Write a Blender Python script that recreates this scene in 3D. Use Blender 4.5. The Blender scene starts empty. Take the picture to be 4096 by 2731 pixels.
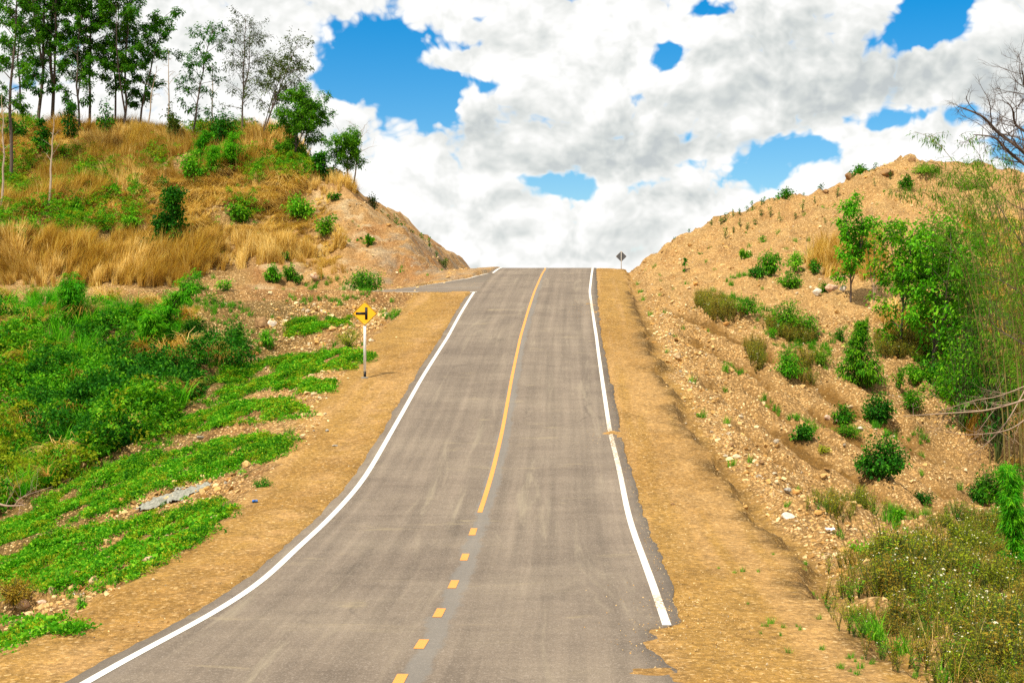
import bpy, math, random
import numpy as np
from mathutils import Vector, Euler

# ------------------------------------------------------------------ camera, world, sun, exposure
scene = bpy.context.scene
COL = scene.collection
R = math.radians
FPX = 5900.0            # focal length in pixels of the 4096 px wide picture
CX, CY = 2048.0, 1365.5
CAMZ = 3.7              # eye height above the dip of the road

cam_data = bpy.data.cameras.new('camera')
cam_data.sensor_width = 36.0
cam_data.lens = 36.0 * FPX / 4096.0
cam_data.clip_start = 0.1
cam_data.clip_end = 6000
cam = bpy.data.objects.new('camera', cam_data)
COL.objects.link(cam)
cam.location = (0, 0, CAMZ)
cam.rotation_euler = (R(90), 0, 0)
scene.camera = cam

SUN_ELEV, SUN_AZ = 58.0, -142.0     # azimuth measured from +Y (view direction) towards +X
sd = bpy.data.lights.new('sun', 'SUN')
sd.energy = 5.0
sd.angle = R(0.6)
sd.color = (1.0, 0.92, 0.74)
sun = bpy.data.objects.new('sun', sd)
COL.objects.link(sun)
_e, _a = R(SUN_ELEV), R(SUN_AZ)
_dir = Vector((math.cos(_e) * math.sin(_a), math.cos(_e) * math.cos(_a), math.sin(_e)))
sun.rotation_euler = _dir.to_track_quat('Z', 'Y').to_euler()
sun.location = (0, 60, 80)

scene.view_settings.view_transform = 'Standard'
scene.view_settings.look = 'None'
scene.view_settings.gamma = 1.0
scene.view_settings.exposure = 0.33
scene.view_settings.use_curve_mapping = False
try:
    scene.cycles.max_bounces = 6
    scene.cycles.diffuse_bounces = 3
    scene.cycles.transparent_max_bounces = 6
    scene.cycles.use_denoising = False
except Exception:
    pass


class NT:
    """small helper to wire shader nodes"""
    def __init__(self, tree):
        self.t = tree
        tree.nodes.clear()

    def n(self, typ, **kw):
        nd = self.t.nodes.new(typ)
        for k, v in kw.items():
            setattr(nd, k, v)
        return nd

    def put(self, sock, v):
        if isinstance(v, bpy.types.NodeSocket):
            self.t.links.new(v, sock)
        elif v is not None:
            sock.default_value = v

    def math(self, op, a, b=None, c=None, clamp=False):
        nd = self.n('ShaderNodeMath', operation=op, use_clamp=clamp)
        for i, v in enumerate((a, b, c)):
            self.put(nd.inputs[i], v)
        return nd.outputs[0]

    def vmath(self, op, a, b=None, c=None, out=0):
        nd = self.n('ShaderNodeVectorMath', operation=op)
        for i, v in enumerate((a, b, c)):
            if v is not None:
                self.put(nd.inputs[i], v)
        return nd.outputs[out]

    def noise(self, vec, scale, detail=4, rough=0.55, dist=0.0, col=False, dim='3D', lac=2.0):
        nd = self.n('ShaderNodeTexNoise', noise_dimensions=dim)
        self.put(nd.inputs['Vector'], vec)
        nd.inputs['Scale'].default_value = scale
        nd.inputs['Detail'].default_value = detail
        nd.inputs['Roughness'].default_value = rough
        nd.inputs['Lacunarity'].default_value = lac
        nd.inputs['Distortion'].default_value = dist
        return nd.outputs['Color' if col else 0]

    def voro(self, vec, scale, feature='F1', out='Distance', rnd=1.0, smooth=0.5, detail=0.0, rough=0.5, dim='3D'):
        nd = self.n('ShaderNodeTexVoronoi', feature=feature, voronoi_dimensions=dim)
        self.put(nd.inputs['Vector'], vec)
        nd.inputs['Scale'].default_value = scale
        nd.inputs['Randomness'].default_value = rnd
        if 'Detail' in nd.inputs:
            nd.inputs['Detail'].default_value = detail
            nd.inputs['Roughness'].default_value = rough
        if feature == 'SMOOTH_F1':
            nd.inputs['Smoothness'].default_value = smooth
        return nd.outputs[out]

    def ramp(self, fac, stops, mode='LINEAR'):
        nd = self.n('ShaderNodeValToRGB')
        nd.color_ramp.interpolation = mode
        els = nd.color_ramp.elements
        while len(els) < len(stops):
            els.new(0.5)
        for e, (p, c) in zip(els, stops):
            e.position = p
            e.color = (c, c, c, 1) if isinstance(c, (int, float)) else (*c[:3], 1)
        self.put(nd.inputs[0], fac)
        return nd.outputs[0]

    def mix(self, fac, a, b, blend='MIX', clamp=False):
        nd = self.n('ShaderNodeMix', data_type='RGBA', blend_type=blend, clamp_result=clamp)
        self.put(nd.inputs[0], fac)
        for s, v in ((nd.inputs[6], a), (nd.inputs[7], b)):
            if isinstance(v, tuple):
                v = (*v[:3], 1)
            self.put(s, v)
        return nd.outputs[2]

    def maprange(self, v, a, b, c=0.0, d=1.0, interp='SMOOTHSTEP'):
        nd = self.n('ShaderNodeMapRange', interpolation_type=interp, clamp=True) if interp == 'LINEAR' else self.n('ShaderNodeMapRange', interpolation_type=interp)
        self.put(nd.inputs[0], v)
        for i, x in enumerate((a, b, c, d)):
            self.put(nd.inputs[1 + i], x)
        return nd.outputs[0]


# ---- sky: Nishita daylight with procedural cumulus laid over it
world = bpy.data.worlds.new('World')
scene.world = world
world.use_nodes = True


def px_dir(x, y):
    """azimuth, elevation of a picture point"""
    u, v = (x - CX) / FPX, (CY - y) / FPX
    return math.atan(u), math.atan(v / math.sqrt(1 + u * u))


BLUE = [  # openings between the clouds: x, y, rx, ry, strength
    (1600, 240, 300, 170, 1.45), (1720, 400, 150, 80, 1.2), (1440, 300, 140, 90, .9), (1900, 330, 120, 50, .7),
    (2690, 200, 115, 55, 1.2), (3735, 50, 150, 120, 1.7), (3560, 480, 140, 65, 1.05),
    (3300, 615, 230, 55, .9), (2990, 700, 270, 60, .95), (2290, 735, 300, 34, .95), (4020, 600, 200, 150, .95),
    (3740, 470, 150, 45, .7), (2290, 860, 200, 50, .15), (2880, 20, 90, 40, .8), (2010, 30, 90, 40, .7),
    (3080, 775, 200, 40, .6)]
FILL = [(2290, 330, 130, 160, .9),   # clouds standing inside those openings
    (1840, 255, 170, 55, .95), (2000, 230, 120, 130, .6), (3430, 540, 130, 60, .45), (3760, 560, 90, 60, .5), (3700, 690, 200, 60, .6), (2440, 130, 200, 110, .5), (2150, 90, 120, 60, .5), (3760, 745, 260, 50, .6), (3000, 765, 70, 20, .4),
    (3640, 640, 140, 45, .75), (2560, 640, 300, 40, .3)]
GREY = [  # shaded cloud bases
    (2380, 555, 560, 130, 1.0), (2480, 660, 560, 70, .8), (3380, 290, 600, 150, 1.05), (3900, 330, 520, 130, .9), (2260, 380, 430, 160, .2),
    (1500, 20, 500, 70, .5), (2640, 815, 230, 70, .5), (900, 120, 500, 120, .3), (2240, 880, 280, 70, .6), (1900, 930, 200, 45, .4), (2560, 985, 240, 40, .45), (2300, 1020, 160, 30, .3), (2000, 790, 260, 40, .35), (1500, 640, 260, 60, .3), (2720, 880, 160, 40, .3), (1250, 330, 200, 70, .3), (1750, 560, 200, 60, .3), (3350, 90, 520, 130, .35)]

nt = NT(world.node_tree)
grp = bpy.data.node_groups.new('cloud_density', 'ShaderNodeTree')
grp.interface.new_socket('P', in_out='INPUT', socket_type='NodeSocketVector')
grp.interface.new_socket('D', in_out='OUTPUT', socket_type='NodeSocketFloat')
g = NT(grp)
gi = g.n('NodeGroupInput'); go = g.n('NodeGroupOutput')
P0 = gi.outputs[0]
warp = g.noise(P0, 13.0, 3, .6, col=True, dim='2D')
warp = g.vmath('SUBTRACT', warp, (.5, .5, .5))
PW = g.vmath('MULTIPLY_ADD', warp, (.05, .034, 0.0), P0)
PD = g.vmath('MULTIPLY_ADD', warp, (.03, .02, 0.0), P0)
dens = g.noise(PW, 9.0, 7, .58, dim='2D')
dens = g.math('MULTIPLY', g.math('SUBTRACT', dens, .5), 1.9)
puff = g.voro(g.vmath('MULTIPLY', PD, (1.0, 1.25, 1.0)), 24.0, 'F1', detail=3.0, rough=.62, dim='2D')
dens = g.math('ADD', dens, g.math('MULTIPLY', g.math('SUBTRACT', .40, puff), 1.1))
dens = g.math('ADD', dens, 1.52)
g.put(go.inputs[0], dens)


def blobs(net, P, items, sign, acc):
    for (x, y, rx, ry, s) in items:
        a, e = px_dir(x, y)
        q = net.vmath('MULTIPLY_ADD', P, (FPX / rx, FPX / ry, 0), (-a * FPX / rx, -e * FPX / ry, 0))
        L = net.vmath('LENGTH', q, out=1)
        m = net.maprange(L, 0.0, 1.8, s * sign, 0.0)
        acc = m if acc is None else net.math('ADD', acc, m)
    return acc


tc = nt.n('ShaderNodeTexCoord')
sep = nt.n('ShaderNodeSeparateXYZ'); nt.put(sep.inputs[0], tc.outputs['Generated'])
az = nt.math('ARCTAN2', sep.outputs[0], sep.outputs[1])
el = nt.math('ARCSINE', sep.outputs[2])
cmb = nt.n('ShaderNodeCombineXYZ'); nt.put(cmb.inputs[0], az); nt.put(cmb.inputs[1], el)
PV = cmb.outputs[0]
d1 = nt.n('ShaderNodeGroup'); d1.node_tree = grp; nt.put(d1.inputs[0], PV)
d2 = nt.n('ShaderNodeGroup'); d2.node_tree = grp; nt.put(d2.inputs[0], nt.vmath('ADD', PV, (-.006, .013, 0)))
D1, D2 = d1.outputs[0], d2.outputs[0]
wrp = nt.vmath('SUBTRACT', nt.noise(PV, 10.0, 4, .6, col=True, dim='2D'), (.5, .5, .5))
PB = nt.vmath('MULTIPLY_ADD', wrp, (.07, .045, 0), PV)
cov = blobs(nt, PB, BLUE, -1.3, None)
cov = blobs(nt, PB, FILL, 1.3, cov)
relief = nt.math('MULTIPLY', nt.math('SUBTRACT', D2, D1), .42)
D1 = nt.math('ADD', D1, nt.math('ADD', cov, nt.maprange(el, .17, .03, 0.0, .3)))
alpha = nt.maprange(D1, -.02, .55)
grey = blobs(nt, nt.vmath('MULTIPLY_ADD', wrp, (.12, .05, 0), PV), GREY, 1.0, None)
fine = nt.math('MULTIPLY', nt.math('SUBTRACT', nt.noise(nt.vmath('MULTIPLY', PV, (1, 1.5, 1)), 13, 7, .52, dim='2D'), .5), .9)
shade = nt.math('ADD', nt.math('MULTIPLY', grey, .52), nt.math('MULTIPLY', fine, .52))
shade = nt.math('ADD', nt.math('ADD', shade, nt.math('MULTIPLY', relief, 1.25)), .13)
shade = nt.math('MULTIPLY', shade, nt.maprange(D1, .15, .7, .35, 1.0), clamp=True)
ccol = nt.ramp(shade, [(0, (.86, .86, .84)), (.14, (.80, .80, .785)), (.38, (.70, .71, .69)), (.75, (.54, .568, .557)), (1.0, (.45, .482, .49))])
sky = nt.n('ShaderNodeTexSky', sky_type='NISHITA')
sky.sun_disc = False
sky.sun_elevation = R(SUN_ELEV)
sky.sun_rotation = R(SUN_AZ)
sky.air_density = 1.0
sky.dust_density = 0.4
sky.ozone_density = 2.5
SKY = 0.11
hs = nt.n('ShaderNodeHueSaturation')
hs.inputs['Saturation'].default_value = 1.65
nt.put(hs.inputs['Color'], sky.outputs[0])
cl = nt.mix(1.0, ccol, (1 / SKY, 1 / SKY, 1 / SKY), 'MULTIPLY')
mixc = nt.mix(alpha, hs.outputs[0], cl)
bg = nt.n('ShaderNodeBackground'); bg.inputs[1].default_value = SKY
nt.put(bg.inputs[0], mixc)
wo = nt.n('ShaderNodeOutputWorld'); nt.put(wo.inputs[0], bg.outputs[0])
world.cycles.sampling_method = 'MANUAL'
world.cycles.sample_map_resolution = 512

# ------------------------------------------------------------------ numeric helpers
rng = np.random.default_rng(7)


def hash2(ix, iy, seed):
    n = (ix.astype(np.int64) * 374761393 + iy.astype(np.int64) * 668265263 + seed * 974711) & 0xFFFFFFFF
    n = ((n ^ (n >> 13)) * 1274126177) & 0xFFFFFFFF
    n = ((n ^ (n >> 16)) * 2246822519) & 0xFFFFFFFF
    return ((n ^ (n >> 15)) & 0xFFFFFF) / float(0xFFFFFF)


def vnoise(x, y, seed=0):
    x = np.asarray(x, float); y = np.asarray(y, float)
    ix, iy = np.floor(x), np.floor(y)
    fx, fy = x - ix, y - iy
    fx = fx * fx * fx * (fx * (fx * 6 - 15) + 10); fy = fy * fy * fy * (fy * (fy * 6 - 15) + 10)
    a = hash2(ix, iy, seed); b = hash2(ix + 1, iy, seed); c = hash2(ix, iy + 1, seed); d = hash2(ix + 1, iy + 1, seed)
    return (a * (1 - fx) + b * fx) * (1 - fy) + (c * (1 - fx) + d * fx) * fy - .5


def fbm(x, y, seed=0, o=4, r=.5):
    s, a, f = 0, 1.0, 1.0
    for i in range(o):
        s = s + a * vnoise(x * f + 17.3 * i, y * f - 9.1 * i, seed + i); a *= r; f *= 2.03
    return s


def sstep(a, b, x):
    t = np.clip((x - a) / (b - a), 0, 1)
    return t * t * (3 - 2 * t)


def smax(a, b, k):
    h = np.clip(.5 + .5 * (a - b) / k, 0, 1)
    return b + (a - b) * h + k * h * (1 - h)


def smin(a, b, k):
    return -smax(-a, -b, k)


def table(pts, sig, lo=-60, hi=1700, step=.1):
    xs = np.arange(lo, hi, step)
    ys = np.interp(xs, [p[0] for p in pts], [p[1] for p in pts])
    n = int(sig * 4 / step)
    k = np.exp(-.5 * (np.arange(-n, n + 1) * step / sig) ** 2); k /= k.sum()
    ys = np.convolve(np.pad(ys, n, mode='edge'), k, mode='valid')
    return lambda v: np.interp(v, xs, ys)


P = table([(-60, .3), (0, 0), (19, 0), (24, .0), (28, .06), (30.3, .18), (34.6, .58), (40.6, 1.26), (49.4, 2.5), (59.7, 3.9), (76.5, 6.26), (88, 7.75),
           (95, 8.42), (98, 8.6), (101, 8.72), (105, 8.75), (110, 8.6), (120, 7.8), (150, 4), (200, 0), (400, -3), (1700, -3)], 1.6)
XC = table([(-60, -6), (-20, -3), (0, -1.85), (13, -1.32), (19.2, -1.0), (22.5, -.89), (30.3, -.66), (34.6, -.48), (40.6, -.27), (49.4, 0.0), (59.7, .36),
            (76.5, 1.16), (95, 2.16), (105, 2.75), (150, 7), (300, 30), (1700, 400)], 2.0)
AE_L = table([(0, 5.0), (31, 5.1), (49, 5.9), (1700, 5.9)], 2.0)      # left shoulder edge
AE_R = table([(0, 5.6), (32, 5.6), (43, 5.05), (1700, 5.0)], 2.0)     # right shoulder edge
_rx = [2420, 2560, 2600, 2670, 2721, 2791, 2855, 2957, 3046, 3129, 3206, 3301, 3391, 3410, 3493, 3595, 3646, 3684, 3786, 3901, 4096]
_ry = [1105, 1090, 1066, 1008, 969, 944, 919, 880, 832, 810, 797, 769, 730, 712, 690, 654, 636, 657, 668, 680, 684]
RX = np.array([(x - CX) * 101 / FPX for x in _rx] + [45, 70, 120]); RZ = np.array([CAMZ + (CY - y) * 101 / FPX for y in _ry] + [14.5, 10, 6])
_lx = [-1500, -400, 0, 520, 900, 1000, 1100, 1200, 1290, 1400, 1500, 1600, 1700, 1760, 1800, 1850]
_ly = [500, 470, 480, 485, 500, 540, 620, 690, 722, 757, 842, 918, 970, 1040, 1090, 1125]
LX = np.array([(x - CX) * 104 / FPX for x in _lx]); LZ = np.array([CAMZ + (CY - y) * 104 / FPX for y in _ly])
K_R = table([(0, 0), (64, 0), (75, .14), (85, .40), (95, .80), (101, 1.0), (108, .98), (125, .75), (160, .3), (220, 0), (1700, 0)], 1.5)
F_R = table([(0, -.28), (30, -.34), (45, -.40), (54, -.34), (62, -.16), (70, -.04), (76, 0), (1700, 0)], 2.0)


def zside(d, Y):
    w = sstep(0, 9, d)
    return P(Y) * (1 - w) + 6.34 * w


YF = lambda d: np.interp(d, [0, .25, 1.2, 3.6, 6.2, 60], [95, 88.6, 85.2, 82.8, 82.2, 82.2])   # far edge of the side road
YN = lambda d: np.interp(d, [0, 1.0, 2.2, 60], [76.6, 76.3, 76.1, 75.9])                              # near edge


BANDS = [(41.0, 1.2), (47.2, 1.3), (54.3, 2.8), (60.6, 1.2), (66.0, 1.8), (72.5, 1.8)]


def band(yr):
    """darker washed-out rills running down the right bank"""
    v = 0
    for (c_, w_) in BANDS:
        v = np.maximum(v, np.exp(-((yr - c_) / w_) ** 4))
    return v


def T(X, Y, detail=True):
    X = np.asarray(X, float); Y = np.asarray(Y, float)
    t = X - XC(Y); p = P(Y); a = np.abs(t)
    far = np.clip(np.maximum(a - 45, 0) / 120, 0, 1)
    n1 = fbm(X * .22, Y * .22, 1, 4)
    n2 = fbm(X * 1.1, Y * 1.1, 5, 4, .55)
    n3 = fbm(X * 4.5, Y * 4.5, 11, 3, .6) if detail else 0
    # ---- left
    ae = AE_L(Y) + .35 * fbm(Y * .6, X * 0, 21, 3)
    E = p - .03 * np.clip(a - 3.3, 0, 9) - .02
    rill = fbm(Y * .55, 0 * Y, 31, 3, .6)
    E = E - np.where(a > ae, .36 * (a - ae), 0) + np.clip((a - ae) / 2.5, 0, 1) * (.42 * rill + .25 * n2)
    d = a - 3.0
    tz = zside(d, Y)
    yb = 75.1 + .5 * n2
    V = zside(d, np.maximum(Y, 75.5)) - np.where(Y < yb, .31 * (yb - Y) + .25 * np.minimum(1, np.maximum(0, yb - Y)), 0)
    V = V + np.clip((yb - Y) / 4, 0, 1) * (1.0 * n1 + .3 * n2)
    V = smax(V, -2.1 + .5 * n1 + .08 * np.maximum(0, a - 18), .8)
    Z1 = smax(E, V, .35)
    front = 6.3 + .525 * (Y - 84.6)
    sh = X - (XC(Y) - 2.7)
    C = np.interp(sh, LX, LZ)
    front = front + .35 * np.exp(-((Y - 86) / 2.2) ** 2) * (.5 + 2 * vnoise(X * .4, Y * .1, 44))
    top = 20.5 - .05 * np.maximum(0, Y - 112) + 0 * X
    H = smin(smin(front, C, .5), top, 1.6)
    hb = np.clip((H - Z1) / 1.2, 0, 1)
    H = H + hb * (1.1 * n1 + .5 * n2) * (1 - .72 * sstep(-19, -14, sh)) + hb * np.clip((sh + 17) / 4, 0, 1) * (.45 * fbm(sh * .5 + Y * .3, Y * 1.6, 61, 4, .6) - .55 * np.abs(fbm(sh * .9 - Y * .2, Y * .55, 63, 4, .6)))
    H = np.where(Y > 128, H - (Y - 128) * .25, H)
    # side road bed
    ins = (Y > YN(d) - .05) & (Y < YF(d) + .05) & (d > -.1)
    Lz = smax(Z1, H, .4)
    Lz = np.where(ins, tz - .07, Lz)
    # ---- right
    te = AE_R(Y) + .40 * fbm(Y * .5, X * 0, 71, 5, .6)
    q = t - te
    Rz = p - .03 * np.clip(t - 3.3, 0, 2.4) - .02
    ditch = -.30 * sstep(-.04, .20, q + .14 * n3) * (1 - sstep(.35, 1.15, q)) * np.interp(Y, [0, 24, 34, 1700], [.6, .8, 1, 1])
    berm = .13 * np.exp(-((q - 1.5) / .6) ** 2)
    qq = np.maximum(q - .5, 0)
    yr_ = Y + 2.0 * np.clip(q, 0, 9) + .5 * n2
    bnd = band(yr_)
    fill = F_R(Y) * qq
    k = K_R(Y)
    hill = k * np.maximum(np.interp(t + 2.45, RX, RZ) - 8.35, 0)
    ramp = np.clip(qq / 2.5, 0, 1)
    Rz = Rz + ditch + berm * (1 + 2 * n2) + fill + hill
    Rz = Rz + ramp * (np.interp(Y, [0, 60, 80, 1700], [-.6, -.6, -.15, 0]) * bnd + .42 * n2 + k * .8 * n1 + k * .6 * fbm(X * .5, Y * 1.0, 91, 4, .6) - .5 * np.abs(fbm(X * .55, Y * .45, 93, 4, .6)))
    Rz = smax(Rz, -1.9 + .5 * n1 + .07 * np.maximum(0, t - 16), .6)
    # ---- join
    Z = np.where(t < 0, Lz, Rz)
    road = a < 3.0
    onshoulder = (a >= 3.0)
    fine = (.018 * n3 + .03 * n2) * np.clip((a - 3.25) / .5, 0, 1) * np.where(ins & (t < 0), 0, 1)
    Z = Z + np.where(onshoulder, fine, 0) + np.where(a > 6.3, .05 * n3, 0)
    Z = np.where(a < 3.25, np.minimum(Z, p - .07), Z)
    near = (t > 2.3) & (t < 3.6) & (Y < 20.4)
    Z = np.where(near, p - .012 + .03 * n2 + .012 * n3, Z)
    # gravel that has washed over the right edge of the asphalt
    if detail is not None:
        for (y0, w, reach, h) in SPILL:
            m = np.exp(-((Y - y0 + .5 * w * n2) / w) ** 2) * np.clip((t - (3.6 - reach) + .9 * n2 + .5 * n3 + .25 * np.abs(Y - y0) / w) / .35, 0, 1) * (t < 4.2)
            Z = np.where((m > .05) & (t > 1.6), np.maximum(Z, p - .035 + h * m + .03 * n3 + .03 * n2), Z)
    Z = Z * (1 - far) + (-2.5 + 2 * n1) * far
    return Z


SPILL = [(69.5, 2.6, .7, .035), (39.9, .8, .35, .05)]


def proj(X, Y, Z):
    Yc = np.maximum(Y, .01)
    return CX + FPX * X / Yc, CY - FPX * (Z - CAMZ) / Yc


_marchD = np.concatenate([np.arange(9, 60, .05), np.arange(60, 118, .08)])


def hit(x, y):
    """ground point seen at a picture point; None for sky"""
    u, v = (x - CX) / FPX, (CY - y) / FPX
    z = CAMZ + v * _marchD
    g_ = T(u * _marchD, _marchD, False)
    i = np.nonzero(z <= g_)[0]
    if len(i) == 0:
        return None
    D = _marchD[i[0]]
    return np.array([u * D, D, float(T(u * D, D))])


_rd = np.arange(10, 97.5, .02); _rrow = CY - FPX * (P(_rd) - CAMZ) / _rd


def on_road(pts):
    out = []
    for (x, y) in pts:
        D = np.interp(-y, -_rrow, _rd)
        out.append(((x - CX) / FPX * D, D))
    return np.array(out)


def inpoly(x, y, poly):
    c = np.zeros(x.shape, bool); n = len(poly)
    for i in range(n):
        (x1, y1), (x2, y2) = poly[i], poly[(i + 1) % n]
        if y1 == y2:
            continue
        c ^= ((y1 > y) != (y2 > y)) & (x < (x2 - x1) * (y - y1) / (y2 - y1) + x1)
    return c


# ------------------------------------------------------------------ mesh helpers
class MB:
    """gathers vertices and faces, then makes one mesh"""
    def __init__(self):
        self.v, self.loops, self.tot, self.mi, self.tint, self.n = [], [], [], [], [], 0

    def add(self, verts, faces, tint=0.5, mi=0):
        verts = np.asarray(verts, float).reshape(-1, 3)
        faces = np.asarray(faces, np.int64)
        self.v.append(verts)
        self.loops.append((faces + self.n).ravel())
        self.tot.append(np.full(len(faces), faces.shape[1], np.int64))
        self.mi.append(np.full(len(faces), mi, np.int64))
        self.tint.append(np.broadcast_to(np.asarray(tint, float), (len(verts),)).copy())
        self.n += len(verts)

    def mesh(self, name, mats, smooth=False):
        me = bpy.data.meshes.new(name)
        if self.n:
            v = np.concatenate(self.v); lp = np.concatenate(self.loops); tt = np.concatenate(self.tot)
            me.vertices.add(len(v)); me.vertices.foreach_set('co', v.ravel().astype(np.float32))
            me.loops.add(len(lp)); me.loops.foreach_set('vertex_index', lp.astype(np.int32))
            me.polygons.add(len(tt))
            st = np.concatenate([[0], np.cumsum(tt)[:-1]])
            me.polygons.foreach_set('loop_start', st.astype(np.int32))
            me.polygons.foreach_set('material_index', np.concatenate(self.mi).astype(np.int32))
            if smooth:
                me.polygons.foreach_set('use_smooth', np.ones(len(tt), bool))
            at = me.attributes.new('tint', 'FLOAT', 'POINT')
            at.data.foreach_set('value', np.concatenate(self.tint).astype(np.float32))
            me.update(calc_edges=True)
        for m in (mats if isinstance(mats, (list, tuple)) else [mats]):
            me.materials.append(m)
        return me


def link(name, me, parent=None, **props):
    o = bpy.data.objects.new(name, me)
    COL.objects.link(o)
    if parent:
        o.parent = parent
    for k, v in props.items():
        if v is not None:
            o[k] = v
    return o


def thing(name, label, cat, loc=(0, 0, 0), group=None, rz=0.0, sc=(1, 1, 1)):
    o = bpy.data.objects.new(name, None)
    o.empty_display_size = .2
    COL.objects.link(o)
    o.location = loc; o.rotation_euler = (0, 0, rz); o.scale = sc
    o['label'] = label; o['category'] = cat
    if group:
        o['group'] = group
    return o


def nrm(a):
    return a / np.maximum(np.linalg.norm(a, axis=-1, keepdims=True), 1e-9)


def add_leaves(mb, p, d, L, W, tint, rs, fold=.18, droop=.25, up=None, mi=0):
    """one folded four-cornered leaf per row"""
    p = np.asarray(p, float); n = len(p)
    if n == 0:
        return
    d = nrm(np.asarray(d, float))
    L = np.broadcast_to(np.asarray(L, float), (n,)); W = np.broadcast_to(np.asarray(W, float), (n,))
    ref = np.tile(np.array([0, 0, 1.0]), (n, 1)) + rs.normal(0, .45, (n, 3)) if up is None else up
    s = nrm(np.cross(d, ref)); u = np.cross(s, d)
    v = np.empty((n, 4, 3))
    v[:, 0] = p
    mid = p + d * (L * .48)[:, None] + u * (W * fold)[:, None]
    v[:, 1] = mid + s * (W * .5)[:, None]
    v[:, 2] = p + d * L[:, None] - np.array([0, 0, 1]) * (L * droop)[:, None]
    v[:, 3] = mid - s * (W * .5)[:, None]
    f = np.arange(n * 4).reshape(n, 4)
    t = np.repeat(np.broadcast_to(np.asarray(tint, float), (n,)), 4)
    mb.add(v.reshape(-1, 3), f, t, mi)


def add_tube(mb, pts, rad, k=5, tint=.5, mi=0):
    pts = np.asarray(pts, float); m = len(pts)
    rad = np.broadcast_to(np.asarray(rad, float), (m,))
    tan = nrm(np.gradient(pts, axis=0))
    ref = np.where(np.abs(tan[:, 2:3]) > .9, np.array([[1.0, 0, 0]]), np.array([[0, 0, 1.0]]))
    s = nrm(np.cross(tan, ref)); u = np.cross(s, tan)
    an = np.arange(k) * 2 * np.pi / k
    ring = pts[:, None] + rad[:, None, None] * (np.cos(an)[None, :, None] * s[:, None] + np.sin(an)[None, :, None] * u[:, None])
    i = np.arange(m - 1)[:, None] * k; j = np.arange(k)[None]
    f = np.stack([i + j, i + (j + 1) % k, i + k + (j + 1) % k, i + k + j], -1).reshape(-1, 4)
    mb.add(ring.reshape(-1, 3), f, tint, mi)


def add_blades(mb, base, az, h, lean, w, tint, rs, droop=.5, seg=3, mi=0):
    """arching grass blades: seg quads ending in a point"""
    n = len(base)
    tt = np.linspace(0, 1, seg + 1)
    dx, dy = np.cos(az), np.sin(az)
    out = np.empty((n, 2 * seg + 1, 3))
    sx, sy = -dy, dx
    for i, t in enumerate(tt):
        r = h * lean * (t ** 1.7)
        z = h * (t - droop * t ** 2.6 * lean)
        c = base + np.stack([dx * r, dy * r, z], -1)
        ww = w * (1 - t) ** .7 * .5
        if i < seg:
            out[:, 2 * i] = c - np.stack([sx * ww, sy * ww, 0 * ww], -1)
            out[:, 2 * i + 1] = c + np.stack([sx * ww, sy * ww, 0 * ww], -1)
        else:
            out[:, 2 * seg] = c
    b = np.arange(n)[:, None] * (2 * seg + 1)
    base_i = mb.n
    q = []
    for i in range(seg - 1):
        q.append(b + np.array([[2 * i, 2 * i + 1, 2 * i + 3, 2 * i + 2]]))
    tri = b + np.array([[2 * seg - 2, 2 * seg - 1, 2 * seg]])
    t = np.repeat(np.broadcast_to(np.asarray(tint, float), (n,)), 2 * seg + 1)
    mb.add(out.reshape(-1, 3), np.concatenate(q), t, mi)
    # triangles share the vertices just added
    mb.loops.append((tri + base_i).ravel()); mb.tot.append(np.full(n, 3, np.int64)); mb.mi.append(np.full(n, mi, np.int64))


# ------------------------------------------------------------------ materials
def new_mat(name):
    m = bpy.data.materials.new(name); m.use_nodes = True
    return m, NT(m.node_tree)


def finish(n, color, rough=.85, bump=None, bstr=.3, bdist=.02, spec=.3, metal=0.0):
    b = n.n('ShaderNodeBsdfPrincipled')
    n.put(b.inputs['Base Color'], (*color, 1) if isinstance(color, tuple) else color)
    n.put(b.inputs['Roughness'], rough)
    b.inputs['Specular IOR Level'].default_value = spec
    b.inputs['Metallic'].default_value = metal
    if bump is not None:
        bp = n.n('ShaderNodeBump'); bp.inputs['Strength'].default_value = bstr; bp.inputs['Distance'].default_value = bdist
        n.put(bp.inputs['Height'], bump); n.put(b.inputs['Normal'], bp.outputs[0])
    o = n.n('ShaderNodeOutputMaterial'); n.put(o.inputs[0], b.outputs[0])
    return b


def leaf_mat(name, dark, mid, light, trans=.3, rough=.65, rnd=.35, spec=.08):
    m, n = new_mat(name)
    at = n.n('ShaderNodeAttribute', attribute_name='tint')
    oi = n.n('ShaderNodeObjectInfo')
    f = n.math('ADD', at.outputs['Fac'], n.math('MULTIPLY', n.math('SUBTRACT', oi.outputs['Random'], .5), rnd), clamp=True)
    c = n.ramp(f, [(0, dark), (.5, mid), (1, light)])
    b = n.n('ShaderNodeBsdfPrincipled'); n.put(b.inputs['Base Color'], c)
    b.inputs['Roughness'].default_value = rough; b.inputs['Specular IOR Level'].default_value = spec
    tr = n.n('ShaderNodeBsdfTranslucent'); n.put(tr.inputs[0], n.mix(1.0, c, (1.15, 1.25, .6), 'MULTIPLY'))
    mx = n.n('ShaderNodeMixShader'); mx.inputs[0].default_value = trans
    n.put(mx.inputs[1], b.outputs[0]); n.put(mx.inputs[2], tr.outputs[0])
    o = n.n('ShaderNodeOutputMaterial'); n.put(o.inputs[0], mx.outputs[0])
    return m


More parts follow.
